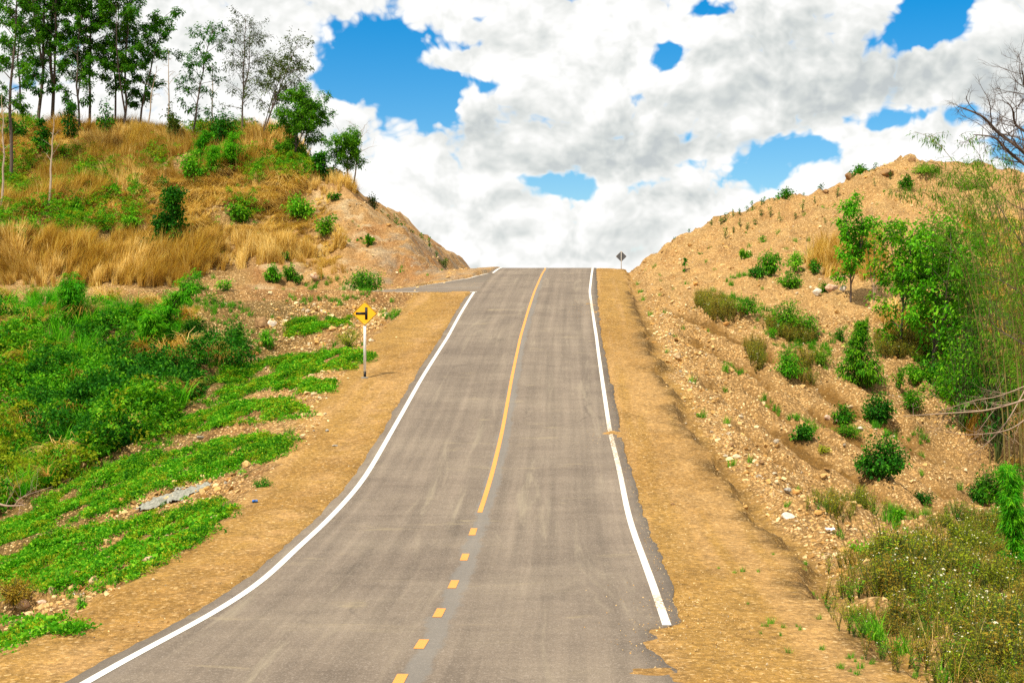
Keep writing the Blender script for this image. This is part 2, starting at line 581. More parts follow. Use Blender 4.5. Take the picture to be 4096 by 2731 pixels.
M = {}
M['leaf'] = leaf_mat('green_leaf', (.010, .075, .003), (.045, .215, .005), (.22, .46, .014), .34)
M['leaf_dark'] = leaf_mat('dark_leaf', (.005, .045, .004), (.022, .145, .007), (.10, .32, .014), .28)
M['leaf_tree'] = leaf_mat('tree_leaf', (.009, .06, .003), (.038, .165, .006), (.16, .36, .015), .42)
M['leaf_olive'] = leaf_mat('sparse_tree_leaf', (.02, .035, .006), (.055, .09, .012), (.14, .19, .03), .35)
M['leaf_bright'] = leaf_mat('bright_leaf', (.02, .15, .004), (.085, .34, .008), (.28, .56, .025), .34)
M['leaf_feather'] = leaf_mat('feathery_leaf', (.015, .15, .004), (.06, .33, .007), (.22, .54, .015), .42)
M['leaf_bamboo'] = leaf_mat('bamboo_leaf', (.03, .09, .006), (.09, .23, .01), (.24, .40, .03), .42)
M['leaf_weed'] = leaf_mat('weed_leaf', (.10, .10, .004), (.25, .30, .012), (.42, .52, .025), .42)
M['leaf_brown'] = leaf_mat('brown_weed_leaf', (.16, .085, .008), (.40, .26, .032), (.48, .44, .05), .42)
M['dry'] = leaf_mat('dry_grass', (.22, .10, .014), (.56, .34, .065), (.80, .60, .24), .32, .7, .7)
M['green_grass'] = leaf_mat('green_grass', (.02, .11, .005), (.07, .28, .01), (.20, .42, .02), .32)


def bark(name, a, b):
    m, n = new_mat(name)
    tc_ = n.n('ShaderNodeTexCoord')
    s = n.noise(n.vmath('MULTIPLY', tc_.outputs['Object'], (6, 6, 1.5)), 3, 5, .6)
    finish(n, n.mix(s, a, b), .9, s, .4, .02)
    return m


M['bark'] = bark('grey_bark', (.05, .035, .03), (.16, .12, .10))
M['bark_pale'] = bark('pale_bark', (.28, .20, .14), (.50, .40, .31))
M['stem'] = bark('green_stem', (.03, .06, .01), (.10, .12, .03))
M['twig'] = bark('dry_twig', (.20, .13, .09), (.42, .31, .23))
M['culm'] = bark('bamboo_culm', (.10, .09, .02), (.26, .20, .06))
m, n = new_mat('white_petal'); finish(n, (.62, .60, .44), .6); M['petal'] = m
m, n = new_mat('yellow_floret'); finish(n, (.6, .35, .03), .6); M['floret'] = m

# soil: colour zones come with the mesh, grain and pebbles from the shader
m, n = new_mat('soil'); M['soil'] = m
at = n.n('ShaderNodeAttribute', attribute_name='soil')
geo = n.n('ShaderNodeNewGeometry'); pos = geo.outputs['Position']
big = n.noise(pos, .9, 6, .62)
med = n.noise(pos, 7, 5, .65)
posw = n.vmath('MULTIPLY_ADD', n.vmath('SUBTRACT', n.noise(pos, 5, 3, .6, col=True), (.5, .5, .5)), (.12, .12, .12), pos)
peb = n.voro(posw, 12, 'F1', 'Distance'); pebc = n.voro(posw, 12, 'F1', 'Color')
peb2 = n.voro(pos, 42, 'F1', 'Distance'); peb2c = n.voro(pos, 42, 'F1', 'Color')
c = n.mix(1.0, at.outputs['Color'], n.ramp(big, [(.25, .72), (.5, 1.0), (.75, 1.28)]), 'MULTIPLY')
c = n.mix(1.0, c, n.ramp(med, [(.28, .50), (.5, 1.0), (.72, 1.42)]), 'MULTIPLY')
sp = n.n('ShaderNodeSeparateColor'); n.put(sp.inputs[0], pebc)
sp2 = n.n('ShaderNodeSeparateColor'); n.put(sp2.inputs[0], peb2c)
stone_col = n.ramp(sp.outputs[0], [(0, (.12, .06, .02)), (.25, (.32, .17, .06)), (.6, (.54, .34, .14)), (1, (.76, .57, .32))])
c = n.mix(n.math('MULTIPLY', n.maprange(peb, .30, .62), n.math('MULTIPLY', at.outputs['Alpha'], .62)), c, (.05, .026, .008))
peb_mask = n.math('MULTIPLY', n.maprange(peb, .46, .30), n.maprange(sp.outputs[1], .30, .55))
peb_mask = n.math('MULTIPLY', peb_mask, at.outputs['Alpha'])
c = n.mix(peb_mask, c, stone_col)
stone2 = n.ramp(sp2.outputs[0], [(0, (.06, .035, .012)), (.35, (.24, .13, .04)), (.7, (.44, .27, .10)), (1, (.68, .49, .27))])
c = n.mix(n.math('MULTIPLY', n.math('MULTIPLY', n.maprange(peb2, .5, .3), n.maprange(sp2.outputs[1], .35, .65, 0, .66)), n.maprange(at.outputs['Alpha'], .24, .36, .35, 1.0)), c, stone2)
hgt = n.math('ADD', n.math('MULTIPLY', n.math('SUBTRACT', .5, peb), .55), n.math('ADD', n.math('MULTIPLY', med, 1.2), n.math('MULTIPLY', n.math('SUBTRACT', .5, peb2), .3)))
finish(n, c, .95, hgt, .75, .045, spec=.15)

m, n = new_mat('stone'); M['stone'] = m
oi = n.n('ShaderNodeObjectInfo'); tc_ = n.n('ShaderNodeTexCoord')
geo = n.n('ShaderNodeNewGeometry')
s = n.noise(geo.outputs['Position'], 14, 5, .65)
c = n.ramp(oi.outputs['Random'], [(0, (.22, .12, .04)), (.18, (.44, .24, .07)), (.45, (.54, .335, .125)), (.7, (.60, .41, .185)), (.9, (.70, .54, .31)), (.97, (.44, .36, .26)), (1, (.24, .21, .17))])
c = n.mix(1.0, c, n.ramp(s, [(.3, .6), (.5, 1.0), (.7, 1.3)]), 'MULTIPLY')
finish(n, c, .9, s, .5, .03, spec=.2)

m, n = new_mat('asphalt'); M['asphalt'] = m
geo = n.n('ShaderNodeNewGeometry'); pos = geo.outputs['Position']
at = n.n('ShaderNodeAttribute', attribute_name='lane')          # x: metres across from the centre, y: metres along
lp = at.outputs['Vector']
str1 = n.noise(n.vmath('MULTIPLY', lp, (3.2, .05, 1)), 1.0, 5, .6)
str2 = n.noise(n.vmath('MULTIPLY', lp, (.45, 2.2, 1)), 1.0, 6, .65)
pat = n.noise(lp, .35, 5, .6)
agg = n.noise(pos, 60, 3, .7); agg2 = n.noise(pos, 15, 4, .7)
agv = n.voro(pos, 55, 'F1', 'Color')
sp = n.n('ShaderNodeSeparateColor'); n.put(sp.inputs[0], agv)
c = n.ramp(pat, [(.3, (.124, .096, .074)), (.5, (.154, .121, .093)), (.72, (.188, .150, .114))])
c = n.mix(1.0, c, n.ramp(str1, [(.3, .78), (.5, 1.0), (.7, 1.24)]), 'MULTIPLY')
c = n.mix(1.0, c, n.ramp(str2, [(.28, .88), (.5, 1.0), (.72, 1.1)]), 'MULTIPLY')
c = n.mix(1.0, c, n.ramp(agg, [(.3, .7), (.5, 1.0), (.7, 1.32)]), 'MULTIPLY')
c = n.mix(1.0, c, n.ramp(agg2, [(.3, .84), (.5, 1.0), (.7, 1.16)]), 'MULTIPLY')
stain = n.noise(n.vmath('MULTIPLY', lp, (.8, .30, 1)), 1.0, 4, .6)
c = n.mix(1.0, c, n.ramp(stain, [(.26, .74), (.40, 1.0)]), 'MULTIPLY')
c = n.mix(n.maprange(sp.outputs[0], .86, .95, 0, .5), c, (.30, .25, .21))
# tyre-scrubbed pale tracks and dust
tr = n.noise(n.vmath('MULTIPLY', lp, (1.4, .10, 1)), 1.0, 6, .7, dist=.8)
c = n.mix(n.maprange(tr, .54, .72, 0, .5), c, (.30, .25, .18))
dust = n.noise(n.vmath('MULTIPLY', lp, (.35, 1.1, 1)), 1.0, 6, .7, dist=1.2)
c = n.mix(n.maprange(dust, .58, .74, 0, .38), c, (.36, .29, .17))
# greyer band beside the centre line
sx = n.n('ShaderNodeSeparateXYZ'); n.put(sx.inputs[0], lp)
wob = n.math('ADD', sx.outputs[0], n.math('MULTIPLY', n.math('SUBTRACT', n.noise(n.vmath('MULTIPLY', lp, (2.0, .8, 1)), 1.0, 6, .75), .5), .55))
cen = n.maprange(n.math('ABSOLUTE', n.math('SUBTRACT', wob, .08)), .20, .10)
c = n.mix(n.math('MULTIPLY', cen, .55), c, (.165, .158, .150))
# dusty, darker ragged margin outside the edge lines
edge = n.maprange(n.math('ABSOLUTE', sx.outputs[0]), 3.05, 3.45)
c = n.mix(n.math('MULTIPLY', edge, .5), c, (.10, .085, .072))
# a few fine cracks and the transverse construction joints
crk = n.voro(n.vmath('ADD', n.vmath('MULTIPLY', lp, (.32, .16, 1)), n.vmath('MULTIPLY', n.noise(lp, .8, 4, .6, col=True), (.35, .35, 0))), 1.0, 'DISTANCE_TO_EDGE')
c = n.mix(n.math('MULTIPLY', n.maprange(crk, .012, .004), n.maprange(n.noise(lp, .18, 2), .54, .64, 0, .3)), c, (.05, .04, .035))
h = n.math('ADD', n.math('MULTIPLY', agg, .6), n.math('MULTIPLY', sp.outputs[0], .4))
finish(n, c, .88, h, .35, .01, spec=.25)


def paint_mat(name, col, worn):
    m, n = new_mat(name)
    geo = n.n('ShaderNodeNewGeometry'); pos = geo.outputs['Position']
    a_ = n.noise(pos, 28, 5, .75); b_ = n.noise(pos, 1.2, 4, .6)
    at = n.n('ShaderNodeAttribute', attribute_name='wear')
    w_ = n.math('MULTIPLY', n.maprange(a_, .60, .68), n.maprange(b_, .42, .60, 0.05, worn))
    w2 = n.math('MULTIPLY', n.maprange(n.noise(pos, 17, 5, .7), .44, .50), at.outputs['Fac'])
    c = n.mix(n.maprange(b_, .3, .7, 0, .25), col, tuple(x * .78 for x in col))
    c = n.mix(n.math('ADD', w_, w2, clamp=True), c, (.30, .22, .13))
    finish(n, c, .65, a_, .15, .005)
    return m


M['white_paint'] = paint_mat('white_road_paint', (.72, .69, .64), .8)
M['yellow_paint'] = paint_mat('yellow_road_paint', (.66, .265, .055), .35)

# ------------------------------------------------------------------ ground
def steps(a, b, f):
    out = [a]
    while out[-1] < b:
        out.append(out[-1] + f(out[-1]))
    return out


rows = np.array([-400, -150, -60, -30, -15, -5, 0, 3, 6, 8] + steps(10, 124, lambda y: min(max(.0042 * y, .075), .33)) + [126, 129, 133, 138, 145, 155, 170, 190, 220, 270, 350, 500, 800, 1200, 1650])
pos_c = steps(0, 9, lambda x: .12) + steps(9.25, 36, lambda x: .16 + .006 * x)
pos_c = pos_c + steps(37, 1500, lambda x: 1.2 + .22 * (x - 36))
cols = np.array([-c_ for c_ in pos_c[:0:-1]] + pos_c)
YY, TT = np.meshgrid(rows, cols, indexing='ij')
XX = TT + XC(YY)
ZZ = T(XX, YY)
aa = np.abs(TT)
nA = fbm(XX * .35, YY * .35, 201, 5, .6); nB = fbm(XX * 1.6, YY * 1.6, 211, 4, .6)
C_SH = np.array([.305, .172, .042]); C_PALE = np.array([.42, .245, .092]); C_DARK = np.array([.085, .048, .012])
C_HILL = np.array([.40, .245, .095]); C_CUT = np.array([.37, .215, .085]); C_RED = np.array([.25, .115, .04]); C_OLIVE = np.array([.10, .075, .018])


def lerp(a, b, w):
    return a + (b - a) * np.clip(w, 0, 1)[..., None]


colr = np.broadcast_to(C_SH, XX.shape + (3,)).copy()
peb_a = np.full(XX.shape, .35)
edge_l = AE_L(YY); edge_r = AE_R(YY)
# paler fine gravel along the asphalt edge
colr = lerp(colr, C_PALE * .95, (TT < 0) * np.exp(-((aa - 3.9) / .5) ** 2) * (.5 + 1.2 * nB))
trk = fbm(TT * 1.6, YY * .06, 241, 4, .6); wet = fbm(TT * .5, YY * .25, 251, 4, .55)
colr = lerp(colr, C_PALE * .92, sstep(.0, .3, trk) * .75)
colr = lerp(colr, np.array([.235, .120, .024]), sstep(.02, .42, wet) * .55)
L_ = TT < 0
out_l = sstep(0, .5, aa - edge_l + .6 * nB) * L_
colr = lerp(colr, lerp(np.broadcast_to(C_PALE, colr.shape), C_RED, .35 + 1.1 * nA), out_l)
colr = lerp(colr, C_DARK, out_l * sstep(.05, .40, nB) * .7)
colr = lerp(colr, C_OLIVE, out_l * sstep(8, 12, aa) * (YY < 74) * .8)
peb_a = np.where(out_l > .3, .95, peb_a)
hillz = L_ * sstep(83, 85, YY)
colr = lerp(colr, lerp(np.broadcast_to(C_HILL, colr.shape), C_DARK * 1.6, .25 + .9 * nA), hillz)
shx = XX - (XC(YY) - 2.7)
cut = hillz * sstep(-15.0, -12.5, shx + 2.0 * nA)
streak = fbm(shx * .8 + YY * .5, YY * 2.2, 231, 4, .6)
cutc = lerp(lerp(np.broadcast_to(C_CUT, colr.shape), C_RED, .2 + 1.3 * nA), np.array([.42, .31, .18]), sstep(.1, .5, streak))
cutc = lerp(cutc, np.array([.20, .16, .12]), sstep(-8.5, -6.0, shx) * sstep(-.2, .3, streak) * .8)
colr = lerp(colr, cutc, cut)
R_ = TT > 0
q_ = TT - (AE_R(YY) + .40 * fbm(YY * .5, XX * 0, 71, 5, .6))
out_r = sstep(0, .3, q_) * R_
colr = lerp(colr, C_DARK * 1.1, R_ * np.exp(-((q_ - .10 + .35 * nB) / .38) ** 2) * sstep(-.55, .15, nB) * .95 * (YY < 78))
berm_ = sstep(.45, .85, q_ + .3 * nB) * R_
colr = lerp(colr, C_PALE, berm_)
_q = TT - (AE_R(YY) + .40 * fbm(YY * .5, XX * 0, 71, 5, .6))
yr_ = YY + 2.0 * np.clip(_q, 0, 9) + .5 * fbm(XX * 1.1, YY * 1.1, 5, 4, .55)
rill_ = band(yr_ + .5 * nB)
BD = berm_ * (YY < 72) * sstep(1.2, 2.2, q_) * (1 - .8 * sstep(9, 12, q_)) * sstep(.2, .8, rill_ + .5 * nB)
colr = lerp(colr, np.array([.125, .062, .012]), BD * .95)
hr = R_ * sstep(66, 78, YY) * sstep(.6, 2.0, q_)
colr = lerp(colr, lerp(np.broadcast_to(C_HILL, colr.shape), C_PALE, .35 + 1.5 * nA), hr)
colr = lerp(colr, C_RED, hr * sstep(.15, .5, nB) * .45)
peb_a = np.where(berm_ > .3, 1.0 - .88 * BD, peb_a)
peb_a = np.where(hr > .3, .62, peb_a)
peb_a = np.where(cut > .3, .45, peb_a)
colr = lerp(colr, C_OLIVE, (aa > 45) * 1.0)
colr = np.clip(colr, .004, .8)

vid = np.arange(XX.size).reshape(XX.shape)
quads = np.stack([vid[:-1, :-1], vid[:-1, 1:], vid[1:, 1:], vid[1:, :-1]], -1).reshape(-1, 4)
fy = ((YY[:-1, :-1] + YY[1:, 1:]) / 2).ravel(); ft = ((TT[:-1, :-1] + TT[1:, 1:]) / 2).ravel()
fae = np.where(ft < 0, AE_L(fy), AE_R(fy))
zone = np.full(len(quads), 0)
zone[(ft < 0) & (fy < 75.5)] = 1
zone[(ft < 0) & (fy >= 75.5)] = 2
zone[(ft >= 0) & (fy < 66)] = 3
zone[(ft >= 0) & (fy >= 66)] = 4
zone[np.abs(ft) < fae] = 5
zone[(np.abs(ft) > 60) | (fy < -10) | (fy > 160)] = 0
VERTS = np.stack([XX, YY, ZZ], -1).reshape(-1, 3); COLR = np.concatenate([colr, peb_a[..., None]], -1).reshape(-1, 4)
GROUND = {}
for z_, nm in ((0, 'ground'), (1, 'embankment'), (2, 'hill'), (3, 'embankment'), (4, 'hill'), (5, 'road_shoulder')):
    qd = quads[zone == z_]
    u_, inv = np.unique(qd, return_inverse=True)
    mb = MB(); mb.add(VERTS[u_], inv.reshape(-1, 4))
    me = mb.mesh(nm, M['soil'], smooth=True)
    ca = me.attributes.new('soil', 'FLOAT_COLOR', 'POINT'); ca.data.foreach_set('color', COLR[u_].astype(np.float32).ravel())
    GROUND[z_] = link(nm, me, kind='structure')

# ------------------------------------------------------------------ roads
left_line = on_road([(1896, 1168), (1842, 1254), (1793, 1346), (1691, 1506), (1567, 1723), (1443, 1934), (1303, 2086), (1190, 2187), (1036, 2336), (821, 2473), (595, 2586), (336, 2729)])
right_edge = on_road([(2383, 1078), (2389, 1180), (2405, 1353), (2431, 1474), (2456, 1576), (2482, 1723), (2500, 1800), (2518, 1870), (2563, 2010), (2569, 2040), (2588, 2087), (2626, 2195),
                      (2658, 2259), (2697, 2355), (2700, 2400), (2722, 2444), (2725, 2482), (2672, 2502), (2585, 2508), (2633, 2552), (2575, 2565), (2582, 2590), (2640, 2622), (2671, 2654), (2735, 2718)])
o_ = np.argsort(left_line[:, 1]); left_line = left_line[o_]
o_ = np.argsort(right_edge[:, 1]); right_edge = right_edge[o_]
tl_line = lambda Y: np.interp(Y, np.concatenate([[-20, 6], left_line[:, 1], [88.6, 120]]), np.concatenate([[-4.2, -3.9], left_line[:, 0] - XC(left_line[:, 1]), [-3.0, -3.0]]))
tr_edge = lambda Y: np.interp(Y, np.concatenate([[-20, 6, 12], right_edge[:, 1], [120]]), np.concatenate([[4.0, 4.0, 3.9], right_edge[:, 0] - XC(right_edge[:, 1]), [3.25]]))
TLs = table([(y_, float(tl_line(y_))) for y_ in np.arange(-20, 120, .5)], 1.2, -30, 125)

ry = np.array(list(np.arange(-14, 14, .5)) + list(np.arange(14, 30, .12)) + list(np.arange(30, 118, .25)) + list(np.arange(118, 190, 2.0)))
junction = (ry > 76.4) & (ry < 88.6)
tl = TLs(np.clip(ry, -14, 118)) - .27 - .05 * fbm(ry * .9, ry * 0, 301, 4, .6) - .04 * vnoise(ry * 3.1, ry * 0, 305)
tl = np.where(junction, -3.0, tl)
tr = tr_edge(ry) + .07 * fbm(ry * 1.3, ry * 0, 311, 4, .65) + .05 * vnoise(ry * 4.2, ry * 0, 315)
fr = np.linspace(0, 1, 15)
tg = tl[:, None] * (1 - fr) + tr[:, None] * fr
yg = np.repeat(ry[:, None], 15, 1); xg = tg + XC(yg); zg = P(yg) + .0 * xg
# skirts give the asphalt its thickness
tg2 = np.concatenate([tg[:, :1] - .02, tg, tg[:, -1:] + .02], 1); yg2 = np.repeat(ry[:, None], 17, 1); xg2 = tg2 + XC(yg2)
zg2 = P(yg2).copy(); zg2[:, 0] -= .11; zg2[:, -1] -= .11
vid = np.arange(xg2.size).reshape(xg2.shape)
mb = MB(); mb.add(np.stack([xg2, yg2, zg2], -1), np.stack([vid[:-1, :-1], vid[:-1, 1:], vid[1:, 1:], vid[1:, :-1]], -1).reshape(-1, 4))
me = mb.mesh('road', M['asphalt'], smooth=False)
la = me.attributes.new('lane', 'FLOAT_VECTOR', 'POINT'); la.data.foreach_set('vector', np.stack([tg2, yg2, 0 * yg2], -1).astype(np.float32).ravel())
ROAD = link('road', me, kind='structure')

# side road turning off to the left, just below the crest
dd = np.array(list(np.arange(0, 2, .1)) + list(np.arange(2, 12, .4)) + list(np.arange(12, 61, 2.0)))
ff = np.linspace(0, 1, 14)
yn, yf = YN(dd), YF(dd)
yf[0] = 88.6
ys = yn[:, None] * (1 - ff) + yf[:, None] * ff
ds = np.repeat(dd[:, None], 14, 1)
xs = -3.0 - ds + XC(ys); zs = zside(ds, ys)
ys2 = np.concatenate([ys[:, :1] - .02, ys, ys[:, -1:] + .02], 1); ds2 = np.repeat(dd[:, None], 16, 1); xs2 = -3.0 - ds2 + XC(ys2); zs2 = zside(ds2, ys2)
zs2[:, 0] -= .12; zs2[:, -1] -= .12
vid = np.arange(xs2.size).reshape(xs2.shape)
mb = MB(); mb.add(np.stack([xs2, ys2, zs2], -1), np.stack([vid[:-1, :-1], vid[:-1, 1:], vid[1:, 1:], vid[1:, :-1]], -1).reshape(-1, 4)[:, ::-1])
me = mb.mesh('side_road', M['asphalt'])
la = me.attributes.new('lane', 'FLOAT_VECTOR', 'POINT'); la.data.foreach_set('vector', np.stack([ys2 - 79, -ds2, 0 * ys2], -1).astype(np.float32).ravel())
SIDE = link('side_road', me, kind='structure')


def stripe(name, X, Y, w, mat, zfun, wear=None, parent=None, dz=.005):
    X = np.asarray(X, float); Y = np.asarray(Y, float)
    tx, ty = np.gradient(X), np.gradient(Y); l = np.hypot(tx, ty); nx, ny = -ty / l, tx / l
    ks = np.linspace(-.5, .5, 4)
    xa = X[:, None] + nx[:, None] * ks * w; ya = Y[:, None] + ny[:, None] * ks * w
    za = zfun(xa, ya) + dz
    vid = np.arange(xa.size).reshape(xa.shape)
    mb = MB(); mb.add(np.stack([xa, ya, za], -1), np.stack([vid[:-1, :-1], vid[1:, :-1], vid[1:, 1:], vid[:-1, 1:]], -1).reshape(-1, 4))
    me = mb.mesh(name, mat)
    wr = np.zeros(xa.shape) if wear is None else np.repeat(np.asarray(wear, float)[:, None], 4, 1)
    a_ = me.attributes.new('wear', 'FLOAT', 'POINT'); a_.data.foreach_set('value', wr.astype(np.float32).ravel())
    return link(name, me, parent)


zr = lambda x, y: P(y)
yl = np.arange(12.5, 76.75, .25)
stripe('edge_line', TLs(yl) + XC(yl), yl, .118, M['white_paint'], zr, parent=ROAD)
yl = np.arange(88.9, 112, .25)
stripe('edge_line', np.full(len(yl), -2.98) + XC(yl), yl, .13, M['white_paint'], zr, parent=ROAD)
rl = on_road([(2370, 1078), (2359, 1168), (2386, 1346), (2407, 1506), (2439, 1723), (2481, 1895), (2512, 2049), (2561, 2200), (2613, 2342), (2640, 2425), (2668, 2500)])
rl = rl[np.argsort(rl[:, 1])]
TR_ = table([(y_, float(np.interp(y_, rl[:, 1], rl[:, 0] - XC(rl[:, 1])))) for y_ in np.arange(5, 130, .5)], .8, 0, 130)
y_end = rl[0, 1]
yl = np.arange(y_end, 112, .25)
wear = .22 + .9 * np.exp(-((yl - 39.5) / 2.4) ** 2) + .75 * np.exp(-((yl - 70) / 3) ** 2) + .8 * np.exp(-((yl - 21) / .6) ** 2) + .45 * np.exp(-((yl - 36) / 2.5) ** 2)
stripe('edge_line', TR_(yl) + XC(yl), yl, .118, M['white_paint'], zr, wear, parent=ROAD)
cl_ = on_road([(2182, 1076), (2137, 1168), (2110, 1250), (2082, 1346), (2048, 1506), (2009, 1723), (1968, 1895), (1919, 2049), (1890, 2126), (1860, 2228), (1815, 2336), (1758, 2450), (1690, 2576), (1586, 2718)])
cl_ = cl_[np.argsort(cl_[:, 1])]
CL = table([(y_, float(np.interp(y_, cl_[:, 1], cl_[:, 0]))) for y_ in np.arange(5, 97, .5)] + [(y_, float(XC(y_))) for y_ in (100, 105, 110, 120)], 1.0, 0, 125)
y0_ = float(on_road([(1919, 2049)])[0, 1])
yl = np.arange(y0_, 112, .25)
stripe('centre_line', CL(yl), yl, .10, M['yellow_paint'], zr, parent=ROAD)
for (ya_, yb_) in ((2112, 2140), (2214, 2241), (2320, 2352), (2433, 2468), (2557, 2594), (2695, 2742)):
    b_, a_ = [float(on_road([(1800, q)])[0, 1]) for q in (ya_, yb_)]
    yl = np.linspace(a_, b_, 6)
    stripe('centre_dash', CL(yl), yl, .125, M['yellow_paint'], zr, parent=ROAD)
# side road edge lines
dl = np.array(list(np.arange(0.0, 3, .1)) + list(np.arange(3, 40, .5)))
zsd = lambda x, y: zside(-(x - XC(y)) - 3.0, y)
stripe('edge_line', -3.0 - dl + XC(YN(dl) + .12), YN(dl) + .12, .13, M['white_paint'], zsd, parent=SIDE)
dl = np.array(list(np.arange(0.25, 3, .1)) + list(np.arange(3, 40, .5)))
stripe('edge_line', -3.0 - dl + XC(YF(dl) - .15), YF(dl) - .15, .13, M['white_paint'], zsd, parent=SIDE)

# ------------------------------------------------------------------ scatter by geometry nodes (only for what nobody could count)
def scatter(name, label, cat, pts, rot, scl, meshes, seed=0, sel=None):
    rs = np.random.default_rng(seed)
    pts = np.asarray(pts, float); k = len(meshes); N = len(pts)
    me = bpy.data.meshes.new(name)
    me.vertices.add(N); me.vertices.foreach_set('co', pts.astype(np.float32).ravel())
    a = me.attributes.new('rot', 'FLOAT_VECTOR', 'POINT'); a.data.foreach_set('vector', np.asarray(rot, np.float32).ravel())
    scl = np.asarray(scl, float)
    if scl.ndim == 1:
        scl = np.repeat(scl[:, None], 3, 1)
    a = me.attributes.new('scl', 'FLOAT_VECTOR', 'POINT'); a.data.foreach_set('vector', scl.astype(np.float32).ravel())
    a = me.attributes.new('idx', 'INT', 'POINT'); a.data.foreach_set('value', (rs.integers(0, k, N) if sel is None else sel).astype(np.int32))
    ng = bpy.data.node_groups.new(name, 'GeometryNodeTree')
    ng.interface.new_socket('Geometry', in_out='INPUT', socket_type='NodeSocketGeometry')
    ng.interface.new_socket('Geometry', in_out='OUTPUT', socket_type='NodeSocketGeometry')
    nd, lk = ng.nodes, ng.links
    gi_ = nd.new('NodeGroupInput'); go_ = nd.new('NodeGroupOutput'); jn = nd.new('GeometryNodeJoinGeometry')

    def attr(nm, typ):
        q = nd.new('GeometryNodeInputNamedAttribute'); q.data_type = typ; q.inputs['Name'].default_value = nm
        return [o_ for o_ in q.outputs if o_.enabled and o_.name == 'Attribute'][0]
    ra, sa, ia = attr('rot', 'FLOAT_VECTOR'), attr('scl', 'FLOAT_VECTOR'), attr('idx', 'INT')
    er = nd.new('FunctionNodeEulerToRotation'); lk.new(ra, er.inputs[0])
    for j, m_ in enumerate(meshes):
        src = bpy.data.objects.new(name, m_)          # source shape only, not part of the scene
        oi_ = nd.new('GeometryNodeObjectInfo'); oi_.inputs['Object'].default_value = src; oi_.inputs['As Instance'].default_value = True
        cp = nd.new('FunctionNodeCompare'); cp.data_type = 'INT'; cp.operation = 'EQUAL'
        ins_ = [x for x in cp.inputs if x.enabled]
        lk.new(ia, ins_[0]); ins_[1].default_value = j
        ip = nd.new('GeometryNodeInstanceOnPoints')
        lk.new(gi_.outputs[0], ip.inputs['Points']); lk.new(cp.outputs[0], ip.inputs['Selection'])
        lk.new(oi_.outputs['Geometry'], ip.inputs['Instance']); lk.new(er.outputs[0], ip.inputs['Rotation']); lk.new(sa, ip.inputs['Scale'])
        lk.new(ip.outputs[0], jn.inputs[0])
    lk.new(jn.outputs[0], go_.inputs[0])
    o = link(name, me, kind='stuff', label=label, category=cat)
    md = o.modifiers.new('scatter', 'NODES'); md.node_group = ng
    return o


def rand_pts(n, x0, x1, y0, y1, rs):
    """points spread over the ground; t is measured from the road's centre"""
    y = rs.uniform(y0, y1, n); t = rs.uniform(x0, x1, n)
    x = t + XC(y)
    return x, y, t


# ---- shapes used by the scatters
def stone_mesh(seed, n=10, flat=.7):
    import bmesh
    rs = np.random.default_rng(seed)
    d = nrm(rs.normal(0, 1, (n, 3))) * rs.uniform(.75, 1.1, (n, 1)) * np.array([1, rs.uniform(.65, .95), flat * rs.uniform(.7, 1.1)])
    bm = bmesh.new()
    for v in d:
        bm.verts.new(v * .5)
    bmesh.ops.convex_hull(bm, input=bm.verts)
    bmesh.ops.delete(bm, geom=[v for v in bm.verts if not v.link_faces], context='VERTS')
    me = bpy.data.meshes.new('stone'); bm.to_mesh(me); bm.free()
    me.materials.append(M['stone'])
    return me


STONES = [stone_mesh(i, 11 + i % 4, .55 + .08 * (i % 4)) for i in range(8)]


def tuft(seed, n, h0, h1, lean0, lean1, w, mat, rad=.18, droop=.5, bias=0.0):
    rs = np.random.default_rng(seed)
    mb = MB()
    az = rs.uniform(0, 2 * np.pi, n); az = np.where(rs.random(n) < bias, rs.normal(0, .5, n), az)
    r = rad * np.sqrt(rs.random(n)); a2 = rs.uniform(0, 2 * np.pi, n)
    base = np.stack([r * np.cos(a2), r * np.sin(a2), np.full(n, -.06)], -1)
    add_blades(mb, base, az, rs.uniform(h0, h1, n), rs.uniform(lean0, lean1, n), w * rs.uniform(.7, 1.3, n), np.clip(rs.normal(.5, .2, n), 0, 1), rs, droop)
    return mb.mesh('tuft', mat)


DRY = [tuft(i, 56, .8, 2.1, .15, .62, .034, M['dry'], .24, .42, .85) for i in range(5)]
DRYFLAT = [tuft(20 + i, 50, .7, 1.7, .9, 1.6, .032, M['dry'], .28, .75, .85) for i in range(3)]
GRASS = [tuft(40 + i, 40, .25, .6, .2, .8, .022, M['green_grass'], .16, .5, .2) for i in range(3)]


def clump(seed, n, rad, L, W, mat, hz=.7, spiky=0.0):
    """a handful of leaves in a loose ball"""
    rs = np.random.default_rng(seed); mb = MB()
    d = nrm(rs.normal(0, 1, (n, 3))); d[:, 2] = np.abs(d[:, 2]) * 1.0
    p = d * rad * rs.uniform(.3, 1, (n, 1)) * np.array([1, 1, hz])
    dr = d * .6 + rs.normal(0, .6, (n, 3)) + np.array([0, 0, spiky])
    add_leaves(mb, p, dr, L * rs.uniform(.6, 1.25, n), W * rs.uniform(.7, 1.2, n), np.clip(rs.normal(.5, .24, n), 0, 1), rs)
    return mb.mesh('leaf_clump', mat)


CREEP = [clump(60 + i, 18, .16, .065 + .014 * i, .055 + .009 * i, M['leaf_bright'], .75, .35) for i in range(3)] + [clump(63, 16, .17, .10, .04, M['leaf_weed'], .9, .5), clump(64, 18, .16, .06, .05, M['leaf'], .7, .3), clump(65, 18, .18, .08, .065, M['leaf'], .8, .3)]
VINE = [clump(70 + i, 22, .28, .15, .10, M['leaf'], .7, .1) for i in range(3)] + [clump(75, 22, .30, .14, .09, M['leaf_weed'], .7), clump(76, 22, .30, .13, .08, M['leaf_bright'], .7)]
DARKC = [clump(80 + i, 26, .32, .16, .08, M['leaf_dark'], .8) for i in range(3)]


